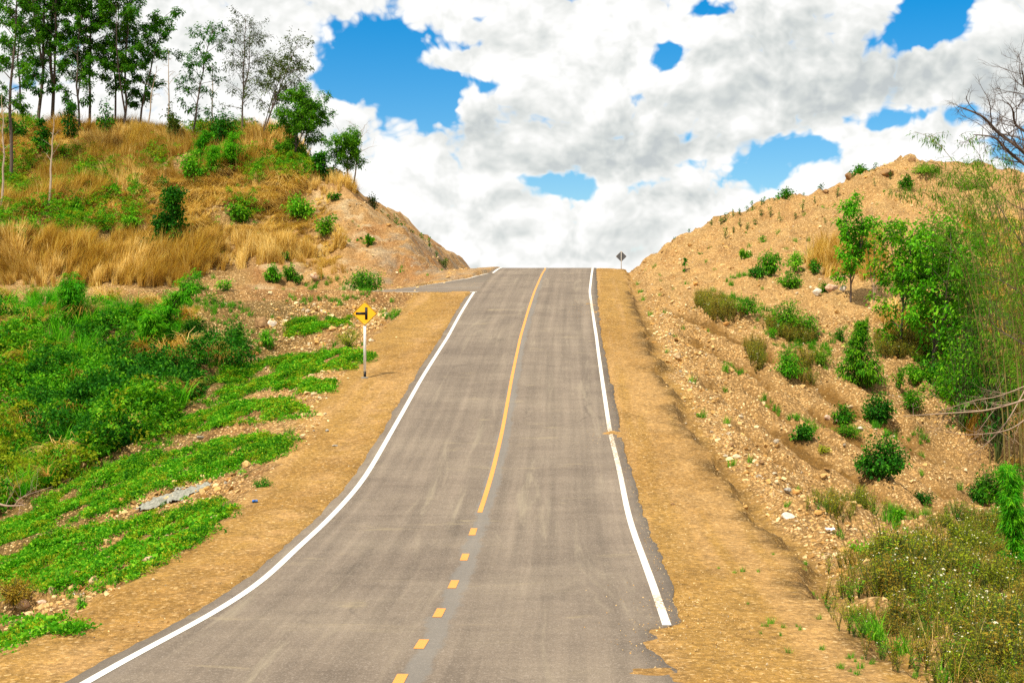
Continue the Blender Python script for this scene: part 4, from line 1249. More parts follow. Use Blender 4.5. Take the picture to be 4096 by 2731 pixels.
def tree(seed, H, lean=(0, 0), r0=.11, cs=.25, nb=24, blen=2.2, L=.23, Wd=.09, sprays=7, per=8, leaf='leaf_tree', barkm='bark', up=.5, forks=0, twig_n=5, taper_top=.45):
    """tapered trunk, limbs and twigs carrying drooping leaf sprays with gaps between them"""
    rs = np.random.default_rng(seed); tk, fo = MB(), MB()
    axes = []
    n = 11; t = np.linspace(0, 1, n)
    wob = np.cumsum(rs.normal(0, .06 * H / 8, (n, 2)), 0); wob -= wob[0]
    main = np.stack([lean[0] * t ** 1.2 + wob[:, 0], lean[1] * t ** 1.2 + wob[:, 1], H * t - .25 * (t == 0)], -1)
    axes.append((main, r0, nb))
    for f in range(forks):
        tf = rs.uniform(.12, .4); p0 = np.array([np.interp(tf, t, main[:, c]) for c in range(3)])
        a = rs.uniform(0, 6.28); hh = (H - p0[2]) * rs.uniform(.75, .98)
        off = hh * rs.uniform(.16, .36)
        p1 = p0 + np.array([math.cos(a) * off + lean[0] * .6, math.sin(a) * off + lean[1] * .6, hh])
        ax = arch(p0, p1, 9, 0, rs, .06); ax[:, :2] += (np.array([math.cos(a), math.sin(a)]) * off * .25)[None] * (4 * np.linspace(0, 1, 9) * (1 - np.linspace(0, 1, 9)))[:, None]
        axes.append((ax, r0 * .65, int(nb * .6)))
    for (ax, rr, nbr) in axes:
        m_ = len(ax); ta = np.linspace(0, 1, m_)
        add_tube(tk, ax, rr * (1 - ta) ** .8 + .012, 7)
        g0 = rs.uniform(0, 6.28)
        for b in range(nbr):
            f = cs + (1 - cs) * (b + rs.random()) / nbr
            p0 = np.array([np.interp(f, ta, ax[:, c]) for c in range(3)])
            a = g0 + b * 2.4 + rs.normal(0, .4)
            prof = 1 - (1 - taper_top) * abs((f - cs) / (1 - cs) - .35) * 1.4
            ln = blen * max(prof, .2) * rs.uniform(.45, 1.1)
            p1 = p0 + np.array([math.cos(a) * ln, math.sin(a) * ln, ln * rs.uniform(.1, 1.0) * up * 2])
            br = arch(p0, p1, 6, ln * .08, rs, .04 * ln)
            add_tube(tk, br, np.linspace(rr * .32 * (1 - f * .6) + .008, .006, 6), 4)
            for w in range(twig_n):
                fw = rs.uniform(.25, 1.0)
                q0 = np.array([np.interp(fw, np.linspace(0, 1, 6), br[:, c]) for c in range(3)])
                dv = nrm(np.array([math.cos(a), math.sin(a), .2]) + rs.normal(0, .7, 3)); tl_ = rs.uniform(.25, .75) * min(1.0, blen / 1.8)
                q1 = q0 + dv * tl_
                add_tube(tk, np.stack([q0, (q0 + q1) / 2 + [0, 0, .03], q1]), [.007, .005, .003], 3)
                if per <= 0:
                    continue
                for s_ in range(sprays):
                    c = q0 + (q1 - q0) * rs.uniform(.3, 1.05)
                    k = per; o = rs.normal(0, 1, (k, 3)); o[:, 2] = o[:, 2] * .4 - .35
                    d = nrm(o + dv * .8)
                    add_leaves(fo, c + rs.normal(0, .12, (k, 3)), d, L * rs.uniform(.65, 1.2, k), Wd * rs.uniform(.7, 1.2, k), np.clip(rs.uniform(.3, .7) + rs.normal(0, .15, k), 0, 1), rs, droop=.3)
    return tk.mesh('trunk', M[barkm]), fo.mesh('crown', M[leaf]) if per > 0 else None


def place(kind, cat, label, px, yb, parts, D=None, group=None, rz=0.0, sink=.03, sx=1.0):
    """stands a plant on the ground where the photograph shows its foot"""
    if D is None:
        h_ = hit(px, yb)
    else:
        x_ = (px - CX) / FPX * D; h_ = np.array([x_, D, float(T(x_, D))])
    r = thing(kind, label, cat, (h_[0], h_[1], h_[2] - sink), group, rz, (sx, sx, sx))
    for nm, me in parts:
        if me is not None:
            link(nm, me, r)
    return r


def spot(px, yb, D=None):
    if D is None:
        h_ = hit(px, yb)
        if h_ is None:
            h_ = np.array([(px - CX) / FPX * 103, 103, float(T((px - CX) / FPX * 103, 103))])
        return h_
    x_ = (px - CX) / FPX * D
    return np.array([x_, D, float(T(x_, D))])


# ---- trees on the left hilltop: foot x, foot y, depth, top y, lean px, options, label
TREES = [
    (40, 640, 100, -260, 10, dict(nb=34, r0=.15, cs=.28, blen=2.4, forks=0), 'tall straight tree with a thick pale trunk at the far left edge of the hill'),
    (152, 440, 112, -330, 40, dict(nb=30, r0=.17, cs=.15, blen=2.4, forks=2), 'dark tree forking low into several stems, left part of the hilltop grove'),
    (200, 402, 113, -380, 60, dict(nb=30, r0=.18, cs=.22, blen=2.2, forks=1), 'thick dark trunk leaning to the right beside the forked tree on the hilltop'),
    (100, 430, 115, -250, -15, dict(nb=26, r0=.10, cs=.3, blen=1.9), 'thin dark trunk between the far left tree and the forked tree'),
    (318, 446, 110, -120, 20, dict(nb=28, r0=.10, cs=.12, blen=1.9, forks=1), 'slim tree leafy from low down, in the middle of the hilltop grove'),
    (356, 434, 112, -300, 28, dict(nb=30, r0=.13, cs=.30, blen=2.6), 'tall tree with a wide dark crown and bare lower trunk, middle of the grove'),
    (456, 434, 112, -130, 20, dict(nb=26, r0=.10, cs=.30, blen=1.7), 'straight pale trunk with small leaf tufts at the right of the grove'),
    (498, 436, 111, -160, 35, dict(nb=30, r0=.12, cs=.20, blen=2.0, forks=1), 'dense tall tree topping out of the frame near the right end of the grove'),
    (552, 421, 112, 60, 110, dict(nb=26, r0=.10, cs=.22, blen=1.9), 'tree with a crown leaning right at the end of the grove'),
    (772, 446, 108, 112, 95, dict(nb=24, r0=.085, cs=.18, blen=1.9, leaf='leaf_tree', sprays=3), 'slender open-crowned tree standing alone between the grove and the sparse tree'),
    (969, 448, 107, 72, -10, dict(nb=30, r0=.085, cs=.25, blen=2.0, leaf='leaf_olive', L=.17, Wd=.06, sprays=3, per=5, forks=1), 'airy tree with fine olive leaves, the tallest one right of the grove'),
    (1035, 490, 106, 175, 150, dict(nb=26, r0=.08, cs=.30, blen=2.2, leaf='leaf_olive', L=.20, Wd=.08, sprays=3, per=5, forks=2), 'thin-leaved tree spreading to the right from the crest of the hill'),
    (1180, 590, 104, 385, 20, dict(nb=26, r0=.07, cs=.08, blen=1.9, leaf='leaf_tree', L=.19, Wd=.08, forks=2), 'bushy tree on the right shoulder of the left hill'),
    (1390, 735, 103, 545, 8, dict(nb=18, r0=.055, cs=.30, blen=1.15, leaf='leaf_tree', L=.17, Wd=.07, forks=1), 'small lone dark tree on the falling right ridge of the left hill'),
]
for i, (px, yb, D, yt, lean, kw, lab) in enumerate(TREES):
    h_ = spot(px, yb, D)
    H = CAMZ + (CY - yt) * D / FPX - h_[2]
    kw = dict(dict(blen=2.0, nb=24), **kw); kw['blen'] *= 1.12; kw['r0'] *= .78
    tk, cr_ = tree(900 + i, H, (lean * D / FPX, rng.normal(0, .5)), **kw)
    place('tree', 'tree', lab, px, yb, (('trunk', tk), ('crown', cr_)), D)
# bare saplings
for i, (px, yb, D, yt, lean, lab) in enumerate([
        (588, 446, 110, 262, 40, 'bare grey snag leaning right at the edge of the hilltop grove'),
        (668, 425, 110, 205, 8, 'leafless pale sapling in the gap right of the grove'),
        (848, 425, 109, 262, 12, 'tiny leafless sapling with upswept twigs left of the sparse olive tree'),
        (1408, 720, 104, 515, 30, 'bare twiggy snag rising out of the lone dark tree on the ridge'),
        (192, 800, 95, 455, 8, 'thin pale dead trunk standing in the dry grass on the left hillside'),
        (8, 830, 94, 380, 6, 'slim dead trunk at the left border among the hillside grass')]):
    h_ = spot(px, yb, D); H = CAMZ + (CY - yt) * D / FPX - h_[2]
    tk, _ = tree(950 + i, H, (lean * D / FPX, 0), r0=.055 if i < 4 else .075, cs=.45, nb=9, blen=.9 if i != 3 else 1.6, per=0, barkm='bark_pale', up=.7, twig_n=3)
    place('bare_tree', 'dead tree', lab, px, yb, (('trunk', tk),), D)

# ---- shrubs: kind, foot x, foot y, top y, width px, depth or None, style, label
B = dict
SHRUBS = [
    # left hill
    (690, 1025, 755, 150, None, 'column', B(ns=70, nl=60, L=.24, Wd=.13, leaf='leaf_dark'), 'tall dark green shrub like a pillar in the middle of the left hillside'),
    (600, 1010, 960, 110, None, 'dome', B(ns=12, nl=40, L=.24, Wd=.13, leaf='leaf_dark'), 'low dark shrub at the left foot of the pillar shrub'),
    (765, 735, 605, 120, None, 'dome', B(ns=20, nl=70, L=.22, Wd=.10, leaf='leaf_bright'), 'bright green bushy sapling above the pillar shrub on the left hillside'),
    (695, 570, 462, 60, None, 'column', B(ns=18, nl=40, L=.26, Wd=.15, leaf='leaf_dark'), 'narrow dark shrub high on the left hillside below the grove'),
    (880, 512, 412, 150, 105, 'dome', B(ns=24, nl=60, L=.25, Wd=.13, leaf='leaf_dark'), 'broad dark shrub on the hilltop below the sparse olive tree'),
    (1008, 640, 570, 70, None, 'dome', B(ns=10, nl=50, L=.2, Wd=.09, leaf='leaf_bright'), 'small bright shrub below the crest of the left hill, near the spreading tree'),
    (446, 805, 715, 80, None, 'dome', B(ns=14, nl=60, L=.2, Wd=.09, leaf='leaf_feather'), 'round mid-green shrub in the grass left of the pillar shrub'),
    (655, 765, 712, 75, None, 'dome', B(ns=12, nl=45, L=.22, Wd=.11, leaf='leaf_dark'), 'low shrub just above the top of the pillar shrub'),
    (957, 895, 790, 110, None, 'fan', B(ns=12, nl=42, L=.26, Wd=.13, leaf='leaf'), 'broad-leaved sapling in the dry grass right of the pillar shrub'),
    (1195, 880, 778, 130, None, 'dome', B(ns=18, nl=60, L=.22, Wd=.11, leaf='leaf_bright'), 'leafy bright sapling where the dry grass meets the bare cut'),
    (1300, 960, 848, 85, None, 'fan', B(ns=11, nl=45, L=.22, Wd=.11, leaf='leaf'), 'upright sapling at the edge of the bare cut, right of the bright sapling'),
    (1275, 745, 605, 90, 101, 'column', B(ns=30, nl=45, L=.26, Wd=.14, leaf='leaf_dark'), 'dark bushy tree just right of the shoulder tree on the ridge'),
    (170, 615, 478, 70, None, 'column', B(ns=24, nl=45, L=.24, Wd=.13, leaf='leaf_dark'), 'dark shrub behind the thin dead trunk on the left hillside'),
    (215, 705, 632, 110, None, 'dome', B(ns=14, nl=50, L=.2, Wd=.09, leaf='leaf_bright'), 'spreading green shrub at the foot of the thin dead trunk'),
    (60, 800, 735, 130, None, 'dome', B(ns=14, nl=60, L=.2, Wd=.09, leaf='leaf'), 'wide green shrub in the weeds at the left edge of the hillside'),
    (300, 850, 780, 120, None, 'dome', B(ns=14, nl=60, L=.2, Wd=.09, leaf='leaf'), 'wide green shrub in the weedy patch below the dead trunk'),
    (815, 808, 782, 40, None, 'dome', B(ns=6, nl=30, L=.2, Wd=.1, leaf='leaf'), 'little green sprout in flattened straw right of the pillar shrub'),
    (1340, 800, 765, 50, None, 'dome', B(ns=6, nl=30, L=.2, Wd=.1, leaf='leaf'), 'little green clump on the upper edge of the bare cut'),
    (1475, 985, 938, 34, None, 'fan', B(ns=5, nl=14, L=.26, Wd=.2, leaf='leaf'), 'broad-leaved seedling alone on the bare cut face'),
    (1440, 962, 945, 22, None, 'fan', B(ns=3, nl=9, L=.22, Wd=.16, leaf='leaf'), 'tiny seedling left of the one on the cut face'),
    (1455, 1152, 1058, 165, 84.5, 'dome', B(ns=26, nl=70, L=.18, Wd=.07, leaf='leaf'), 'bushy green shrub at the foot of the cut beside the side road'),
    (1090, 1130, 1056, 70, None, 'dome', B(ns=14, nl=60, L=.17, Wd=.07, leaf='leaf_bright'), 'round yellow-green shrub on the soil mound above the side road'),
    (1160, 1125, 1046, 60, None, 'dome', B(ns=14, nl=50, L=.17, Wd=.08, leaf='leaf'), 'taller shrub right next to the round yellow-green one'),
    (1195, 1140, 1095, 40, None, 'fan', B(ns=6, nl=24, L=.17, Wd=.08, leaf='leaf'), 'thin sprig right of the pair of shrubs on the soil mound'),
    (905, 1162, 1112, 70, None, 'fan', B(ns=8, nl=26, L=.2, Wd=.08, leaf='leaf_bright'), 'cluster of upright sprouts on the mound at the left end of the side road'),
    (770, 1160, 1120, 60, None, 'fan', B(ns=7, nl=26, L=.2, Wd=.08, leaf='leaf_bright'), 'sprouting green weed behind the arching bamboo plume'),
    (1140, 1040, 1012, 50, None, 'dome', B(ns=6, nl=26, L=.2, Wd=.1, leaf='leaf_dark'), 'dark little shrub under the long dry grass above the soil mound'),
    (330, 715, 640, 110, None, 'dome', B(ns=14, nl=50, L=.2, Wd=.09, leaf='leaf_bright'), 'bright shrub in the dry grass between the dead trunk and the pillar shrub'),
    (560, 700, 640, 80, None, 'dome', B(ns=12, nl=40, L=.22, Wd=.1, leaf='leaf'), 'loose green shrub in dry grass up the slope left of the pillar shrub'),
    (520, 905, 840, 110, None, 'dome', B(ns=14, nl=50, L=.2, Wd=.09, leaf='leaf_bright'), 'green shrub in the weedy patch just left of the pillar shrub'),
    (130, 930, 850, 120, None, 'dome', B(ns=14, nl=50, L=.2, Wd=.09, leaf='leaf_bright'), 'leafy shrub low in the weedy patch near the left border'),
    (60, 560, 470, 100, None, 'dome', B(ns=14, nl=46, L=.25, Wd=.13, leaf='leaf_dark'), 'dark shrub at the feet of the leftmost trees'),
    (270, 470, 400, 90, 108, 'dome', B(ns=14, nl=40, L=.25, Wd=.13, leaf='leaf_dark'), 'dark shrub under the middle of the hilltop grove'),
    (420, 470, 395, 80, 108, 'dome', B(ns=12, nl=40, L=.25, Wd=.13, leaf='leaf_dark'), 'dark shrub at the foot of the straight pale trunk'),
    (690, 470, 405, 90, 107, 'dome', B(ns=12, nl=36, L=.25, Wd=.12, leaf='leaf_olive'), 'brownish olive shrub at the foot of the leafless pale sapling'),
    (1100, 700, 640, 80, None, 'dome', B(ns=12, nl=46, L=.2, Wd=.09, leaf='leaf'), 'green shrub in dry grass below the bushy shoulder tree'),
    (1318, 740, 655, 110, 103, 'dome', B(ns=18, nl=40, L=.24, Wd=.12, leaf='leaf_dark'), 'dark leafy shrub on the ridge just left of the lone tree'),
    (1490, 830, 775, 70, 103.5, 'dome', B(ns=10, nl=26, L=.2, Wd=.08, leaf='leaf_olive'), 'olive scrub on the ridge right of the lone tree'),
    (1585, 905, 850, 70, 103.5, 'dome', B(ns=10, nl=26, L=.2, Wd=.08, leaf='leaf_dark'), 'dark scrub halfway down the falling ridge of the cut'),
    (1770, 1065, 1020, 60, 103, 'fan', B(ns=9, nl=22, L=.18, Wd=.06, leaf='leaf_olive'), 'wispy scrub at the lower end of the falling ridge by the road crest'),
    # gully and terrace bank
    (785, 1335, 1235, 115, 67, 'dome', B(ns=20, nl=60, L=.15, Wd=.07, leaf='leaf_dark'), 'dark round bush on the bank left of the boulders'),
    (935, 1400, 1258, 130, 66, 'dome', B(ns=26, nl=60, L=.16, Wd=.07, leaf='leaf_dark'), 'dark bush overhanging the bank right of the other dark bush'),
    (1060, 1385, 1330, 90, None, 'dome', B(ns=12, nl=50, L=.16, Wd=.05, leaf='leaf_bright'), 'grassy green bush below the boulders on the embankment'),
    (400, 1230, 1170, 110, 70, 'fan', B(ns=10, nl=30, L=.22, Wd=.1, leaf='leaf'), 'leafy sprouts between the two bamboo plumes'),
    (860, 1215, 1165, 80, None, 'fan', B(ns=8, nl=22, L=.2, Wd=.05, leaf='leaf_bamboo'), 'thin yellowish shoots on the terrace bank'),
    (1395, 1398, 1308, 130, None, 'fan', B(ns=22, nl=60, L=.07, Wd=.025, leaf='leaf_weed', spread=.06), 'wispy olive weed left of the warning sign post'),
    (1050, 1943, 1902, 75, None, 'dome', B(ns=14, nl=40, L=.055, Wd=.022, leaf='leaf_dark', up=.1), 'small dark plant alone on the gravel of the left shoulder'),
    (990, 1905, 1896, 26, None, 'dome', B(ns=4, nl=16, L=.05, Wd=.03, leaf='leaf_bright'), 'tiny bright weed beside the small dark plant on the shoulder'),
    (325, 2430, 2395, 60, None, 'dome', B(ns=8, nl=16, L=.07, Wd=.03, leaf='leaf_bright'), 'little weed beside white litter at the edge of the left shoulder'),
    (60, 2430, 2310, 190, None, 'fan', B(ns=30, nl=60, L=.06, Wd=.02, leaf='leaf_brown'), 'brownish weed bush at the left border above the rock pile'),
    # right slope
    (3442, 1548, 1288, 225, None, 'cone', B(ns=190, nl=40, L=.15, Wd=.045, leaf='leaf', droop=.35, spread=.03), 'cone-shaped bright green shrub like a little fir on the right slope'),
    (3150, 1335, 1190, 170, None, 'dome', B(ns=24, nl=70, L=.14, Wd=.055, leaf='leaf', up=.5), 'largest bush of the green row across the right slope'),
    (2990, 1262, 1168, 120, None, 'dome', B(ns=18, nl=60, L=.13, Wd=.05, leaf='leaf', up=.5), 'upper left bush of the green row across the right slope'),
    (3235, 1362, 1245, 110, None, 'dome', B(ns=18, nl=60, L=.14, Wd=.05, leaf='leaf_bright', up=.5), 'lower right bush of the green row across the right slope'),
    (3080, 1350, 1310, 50, None, 'fan', B(ns=10, nl=40, L=.16, Wd=.025, leaf='leaf_bright', up=.6), 'tuft of blue-green leaves below the green row on the right slope'),
    (3150, 1508, 1392, 130, None, 'dome', B(ns=22, nl=60, L=.13, Wd=.05, leaf='leaf_bright'), 'bush left of the cone-shaped shrub'),
    (3285, 1462, 1385, 120, None, 'dome', B(ns=18, nl=60, L=.11, Wd=.04, leaf='leaf_bamboo'), 'low yellowish bush touching the cone-shaped shrub on its left'),
    (3370, 1370, 1305, 60, None, 'fan', B(ns=8, nl=40, L=.12, Wd=.05, leaf='leaf_dark'), 'two dark upright sprigs above the cone-shaped shrub'),
    (3085, 1110, 980, 90, None, 'fan', B(ns=18, nl=50, L=.18, Wd=.08, leaf='leaf', droop=.4), 'upright leafy shrub high on the right slope, left of the yellow-green bush'),
    (3030, 1110, 1055, 70, None, 'dome', B(ns=12, nl=40, L=.18, Wd=.08, leaf='leaf_dark'), 'dark low shrub at the left foot of the upright leafy shrub'),
    (3180, 1085, 1002, 95, None, 'dome', B(ns=14, nl=50, L=.16, Wd=.06, leaf='leaf_bright'), 'yellow-green rounded bush on the upper right slope'),
    (3160, 1155, 1078, 110, None, 'dome', B(ns=16, nl=50, L=.17, Wd=.07, leaf='leaf'), 'loose shrub below the yellow-green bush on the right slope'),
    (3260, 1090, 1040, 70, None, 'dome', B(ns=8, nl=36, L=.17, Wd=.08, leaf='leaf_dark'), 'dark shrub half hidden in dry grass on the right slope'),
    (3290, 1165, 1120, 50, None, 'dome', B(ns=8, nl=36, L=.15, Wd=.06, leaf='leaf'), 'small shrub beside the pale boulders on the right slope'),
    (3510, 1700, 1550, 130, None, 'dome', B(ns=24, nl=70, L=.12, Wd=.075, leaf='leaf_dark'), 'dark dense bush below the cone-shaped shrub'),
    (3368, 1692, 1612, 110, None, 'dome', B(ns=18, nl=50, L=.11, Wd=.06, leaf='leaf'), 'low spreading bush among boulders, left of the dark dense bush'),
    (3526, 1915, 1722, 215, None, 'dome', B(ns=40, nl=75, L=.11, Wd=.07, leaf='leaf_dark', spread=.07), 'largest dark heart-leaved bush at the foot of the right slope'),
    (3212, 1765, 1690, 90, None, 'dome', B(ns=14, nl=50, L=.1, Wd=.06, leaf='leaf_dark'), 'small bush at the lower end of the green grass strip on the right slope'),
    (3400, 1745, 1690, 120, None, 'fan', B(ns=20, nl=40, L=.16, Wd=.025, leaf='leaf', up=.6), 'grassy green clump between the low spreading bush and the largest dark bush'),
    (3290, 1812, 1775, 60, None, 'dome', B(ns=8, nl=26, L=.08, Wd=.03, leaf='leaf_weed'), 'sparse weed left of the largest dark bush'),
    (3650, 1655, 1545, 110, None, 'fan', B(ns=18, nl=50, L=.13, Wd=.06, leaf='leaf'), 'leafy bush right of the dark dense bush, under bare twigs'),
    (3600, 1560, 1450, 60, None, 'fan', B(ns=10, nl=50, L=.12, Wd=.05, leaf='leaf'), 'slim upright shrub just right of the cone-shaped shrub'),
    (3660, 1545, 1440, 80, None, 'fan', B(ns=14, nl=50, L=.12, Wd=.06, leaf='leaf_bright'), 'second upright shrub right of the cone-shaped shrub'),
    (3690, 2015, 1950, 100, None, 'dome', B(ns=14, nl=50, L=.08, Wd=.04, leaf='leaf_dark'), 'dark low bush at the upper edge of the flowering weeds'),
    (3590, 2085, 2040, 80, None, 'dome', B(ns=10, nl=40, L=.07, Wd=.045, leaf='leaf_bright'), 'bright low weed at the upper left edge of the flowering weeds'),
    (4010, 2050, 1830, 190, None, 'fan', B(ns=30, nl=70, L=.14, Wd=.05, leaf='leaf'), 'tall bright shrub at the right border above the flowering weeds'),
    (3930, 2010, 1900, 120, None, 'dome', B(ns=20, nl=60, L=.11, Wd=.05, leaf='leaf_dark'), 'dark shrub left of the tall bright one at the right border'),
    (2795, 1668, 1652, 34, None, 'fan', B(ns=3, nl=7, L=.08, Wd=.07, leaf='leaf_bright'), 'two-leaved seedling on the pale gravel right of the road'),
    (3440, 2200, 2165, 150, None, 'dome', B(ns=14, nl=18, L=.08, Wd=.06, leaf='leaf_bright', up=.1), 'flat creeping vine on gravel above the flowering weeds'),
    # right hill
    (2982, 1025, 985, 44, None, 'dome', B(ns=6, nl=26, L=.2, Wd=.1, leaf='leaf'), 'small round shrub alone in the middle of the bare right hill'),
    (2740, 1085, 1028, 20, None, 'column', B(ns=7, nl=14, L=.17, Wd=.08, leaf='leaf_dark'), 'thin upright sapling low on the bare right hill'),
    (2806, 1018, 1005, 24, None, 'dome', B(ns=4, nl=16, L=.16, Wd=.08, leaf='leaf'), 'tiny tuft above the thin sapling on the bare right hill'),
    (3052, 968, 935, 34, None, 'dome', B(ns=5, nl=24, L=.16, Wd=.07, leaf='leaf_bright'), 'little yellow-green tuft above the upright leafy shrub'),
    (3625, 760, 700, 55, None, 'dome', B(ns=10, nl=50, L=.2, Wd=.08, leaf='leaf'), 'round green shrub near the top of the bare right hill'),
    (3440, 735, 660, 75, 100.5, 'dome', B(ns=16, nl=40, L=.2, Wd=.1, leaf='leaf'), 'bushy shrub standing on the skyline step of the right hill'),
    (3140, 812, 752, 70, 100.5, 'fan', B(ns=16, nl=24, L=.2, Wd=.09, leaf='leaf_dark', up=.4), 'cluster of dark stems on the skyline of the right hill'),
    # right thicket
    (3870, 1300, 960, 200, 60, 'dome', B(ns=34, nl=34, spread=.15, L=.18, Wd=.09, leaf='leaf', droop=.4), 'dark shrub between the big broad-leaved shrub and the bamboo'),
    (3850, 1480, 1230, 230, 57, 'dome', B(ns=34, nl=36, spread=.15, L=.17, Wd=.09, leaf='leaf', droop=.3), 'leafy shrub under the bamboo at mid height of the right thicket'),
    (3990, 1420, 1120, 210, 56, 'dome', B(ns=30, nl=34, spread=.15, L=.17, Wd=.08, leaf='leaf_dark', droop=.3), 'shadowy dark shrub at the right border of the thicket'),
    (3820, 1600, 1440, 190, None, 'dome', B(ns=30, nl=60, spread=.13, L=.14, Wd=.07, leaf='leaf_bright', droop=.2), 'bright shrub at the bottom of the thicket above the dead branches'),
    (4060, 1640, 1440, 200, None, 'dome', B(ns=32, nl=60, spread=.13, L=.14, Wd=.07, leaf='leaf_bright', droop=.2), 'yellowish green shrub at the right border behind the dead branches'),
    (3700, 830, 690, 120, 96, 'dome', B(ns=14, nl=46, L=.2, Wd=.08, leaf='leaf_bamboo'), 'pale green shrub on the right hilltop left of the bamboo'),
    (3900, 790, 640, 190, 94, 'dome', B(ns=22, nl=50, L=.2, Wd=.08, leaf='leaf_bamboo'), 'pale green bush behind the bamboo on the right hilltop'),
]
for i, (px, yb, yt, wpx, D, shape, kw, lab) in enumerate(SHRUBS):
    h_ = spot(px, yb, D)
    y_ = h_[1]
    H = (yb - yt) * y_ / FPX if D is None else max(CAMZ + (CY - yt) * y_ / FPX - h_[2], .3)
    W = wpx * y_ / FPX
    st, fo = bush(1000 + i, H, W, shape=shape, **kw)
    kind = 'sapling' if 'sapling' in lab else ('weed' if 'weed' in lab or 'seedling' in lab or 'vine' in lab else ('dark_tree' if 'tree' in lab else 'shrub'))
    if kind == 'dark_tree':
        kind = 'shrub'
    r = thing(kind, lab, {'sapling': 'sapling', 'weed': 'weed', 'shrub': 'shrub'}[kind], (h_[0], h_[1], h_[2] - .04))
    link('stem', st, r); link('foliage', fo, r)

# ---- little broad-leaved trees of the right slope
for i, (px, yb, D, yt, lean, kw, lab) in enumerate([
        (3400, 1060, 72, 806, -15, dict(nb=11, r0=.035, cs=.22, blen=1.0, L=.24, Wd=.10, sprays=4, per=5, forks=2), 'open sapling with drooping leaf tufts rising above the dry grass on the right slope'),
        (3600, 1290, 64, 915, -10, dict(nb=20, r0=.045, cs=.10, blen=1.5, L=.21, Wd=.105, sprays=3, per=5, forks=2), 'left one of the two big broad-leaved shrubs on the right slope'),
        (3735, 1352, 62, 905, 10, dict(nb=24, r0=.055, cs=.16, blen=1.8, L=.21, Wd=.105, sprays=3, per=5, forks=3), 'big broad-leaved shrub with a bare lower trunk on the right slope'),
        (3830, 1230, 64, 960, 20, dict(nb=16, r0=.04, cs=.15, blen=1.4, L=.2, Wd=.10, sprays=4, per=5, forks=1), 'smaller broad-leaved sapling behind the big shrub with the bare trunk')]):
    h_ = spot(px, yb, D)
    H = CAMZ + (CY - yt) * D / FPX - h_[2]
    tk, cr_ = tree(980 + i, H, (lean * D / FPX, 0), leaf='leaf_bright' if i % 2 == 0 else 'leaf', taper_top=.7, up=.4, **kw)
    place('small_tree', 'small tree', lab, px, yb, (('trunk', tk), ('crown', cr_)), D)

# ---- feathery plumes
PLUMES = [
    (285, 1345, 1095, 150, 68, (-.2, 0), B(ns=8, sprays=15, per=34), 'feathery green bamboo clump at the left of the side road bank'),
    (640, 1340, 1062, 170, 66, (2.2, 0), B(ns=7, sprays=17, per=36), 'feathery bamboo plume arching right above the gully'),
    (600, 1340, 1190, 150, 65, (.2, 0), B(ns=7, sprays=14, per=32), 'lower bushy bamboo growth at the foot of the arching plume'),
    (790, 600, 505, 90, 103, (.8, 0), B(ns=7, sprays=16, per=24), 'feathery green plume high on the left hill below the broad dark shrub'),
    (920, 640, 535, 130, 102, (.5, 0), B(ns=8, sprays=18, per=26), 'wider feathery plume right of the first one high on the left hill'),
    (850, 660, 590, 110, 101, (.4, 0), B(ns=6, sprays=16, per=24), 'low feathery plume below the other two on the left hill'),
    (4060, 2010, 1850, 150, 33, (-.2, 0), B(ns=8, sprays=18, per=28, L=.2, Wd=.025), 'feathery bright shoots at the right border beside the tall bright shrub')]
for i, (px, yb, yt, wpx, D, bend, kw, lab) in enumerate(PLUMES):
    h_ = spot(px, yb, D)
    H = CAMZ + (CY - yt) * D / FPX - h_[2]; W = wpx * D / FPX
    st, fo = plume(1200 + i, H, W * 1.25, bend=bend, **kw)
    r = thing('bamboo', lab, 'bamboo', (h_[0], h_[1], h_[2] - .04))
    link('stem', st, r); link('foliage', fo, r)

# ---- the tall arching bamboo at the right border: foot px, tip px, depth
def culm_thing(seed, feet, lab, Lf=.17, dens=1.0):
    rs = np.random.default_rng(seed); st, fo = MB(), MB()
    x0, D0 = feet[0][0], feet[0][2]
    b0 = spot(x0, 0, D0)
    for (px, tipx, D, tipy) in feet:
        b = spot(px, 0, D)
        tip = np.array([(tipx - CX) / FPX * D, D + rs.normal(0, .8), CAMZ + (CY - tipy) * D / FPX])
        t = np.linspace(0, 1, 14)
        v = tip - b
        pts = b + np.stack([v[0] * t ** 2.0, v[1] * t ** 1.6, v[2] * np.sin(t * 1.5) / math.sin(1.5)], -1) - b0
        add_tube(st, pts, np.linspace(.030, .005, 14), 5)
        for j in range(int(34 * dens)):
            tj = rs.uniform(.22, 1.0); p0 = np.array([np.interp(tj, t, pts[:, c]) for c in range(3)])
            a = rs.uniform(0, 6.28); ln = rs.uniform(.4, 1.2) * (1.15 - .4 * tj)
            p1 = p0 + np.array([math.cos(a) * ln, math.sin(a) * ln, ln * rs.uniform(-.35, .45)])
            add_tube(st, arch(p0, p1, 4, ln * .12), [.008, .006, .005, .003], 3)
            k = int(13 * dens); u = rs.uniform(.2, 1.05, k)[:, None]
            q = p0 + (p1 - p0) * u + rs.normal(0, .07, (k, 3))
            d = rs.normal(0, .6, (k, 3)) + nrm(p1 - p0) * .5 + np.array([0, 0, -.7])
            add_leaves(fo, q, d, Lf * rs.uniform(.6, 1.3, k), .026 * rs.uniform(.8, 1.4, k), np.clip(rs.uniform(.35, .6) + rs.normal(0, .2, k), 0, 1), rs, droop=.35)
    r = thing('bamboo', lab, 'bamboo', tuple(b0))
    link('culm', st.mesh('culm', M['culm']), r); link('foliage', fo.mesh('foliage', M['leaf_bamboo']), r)


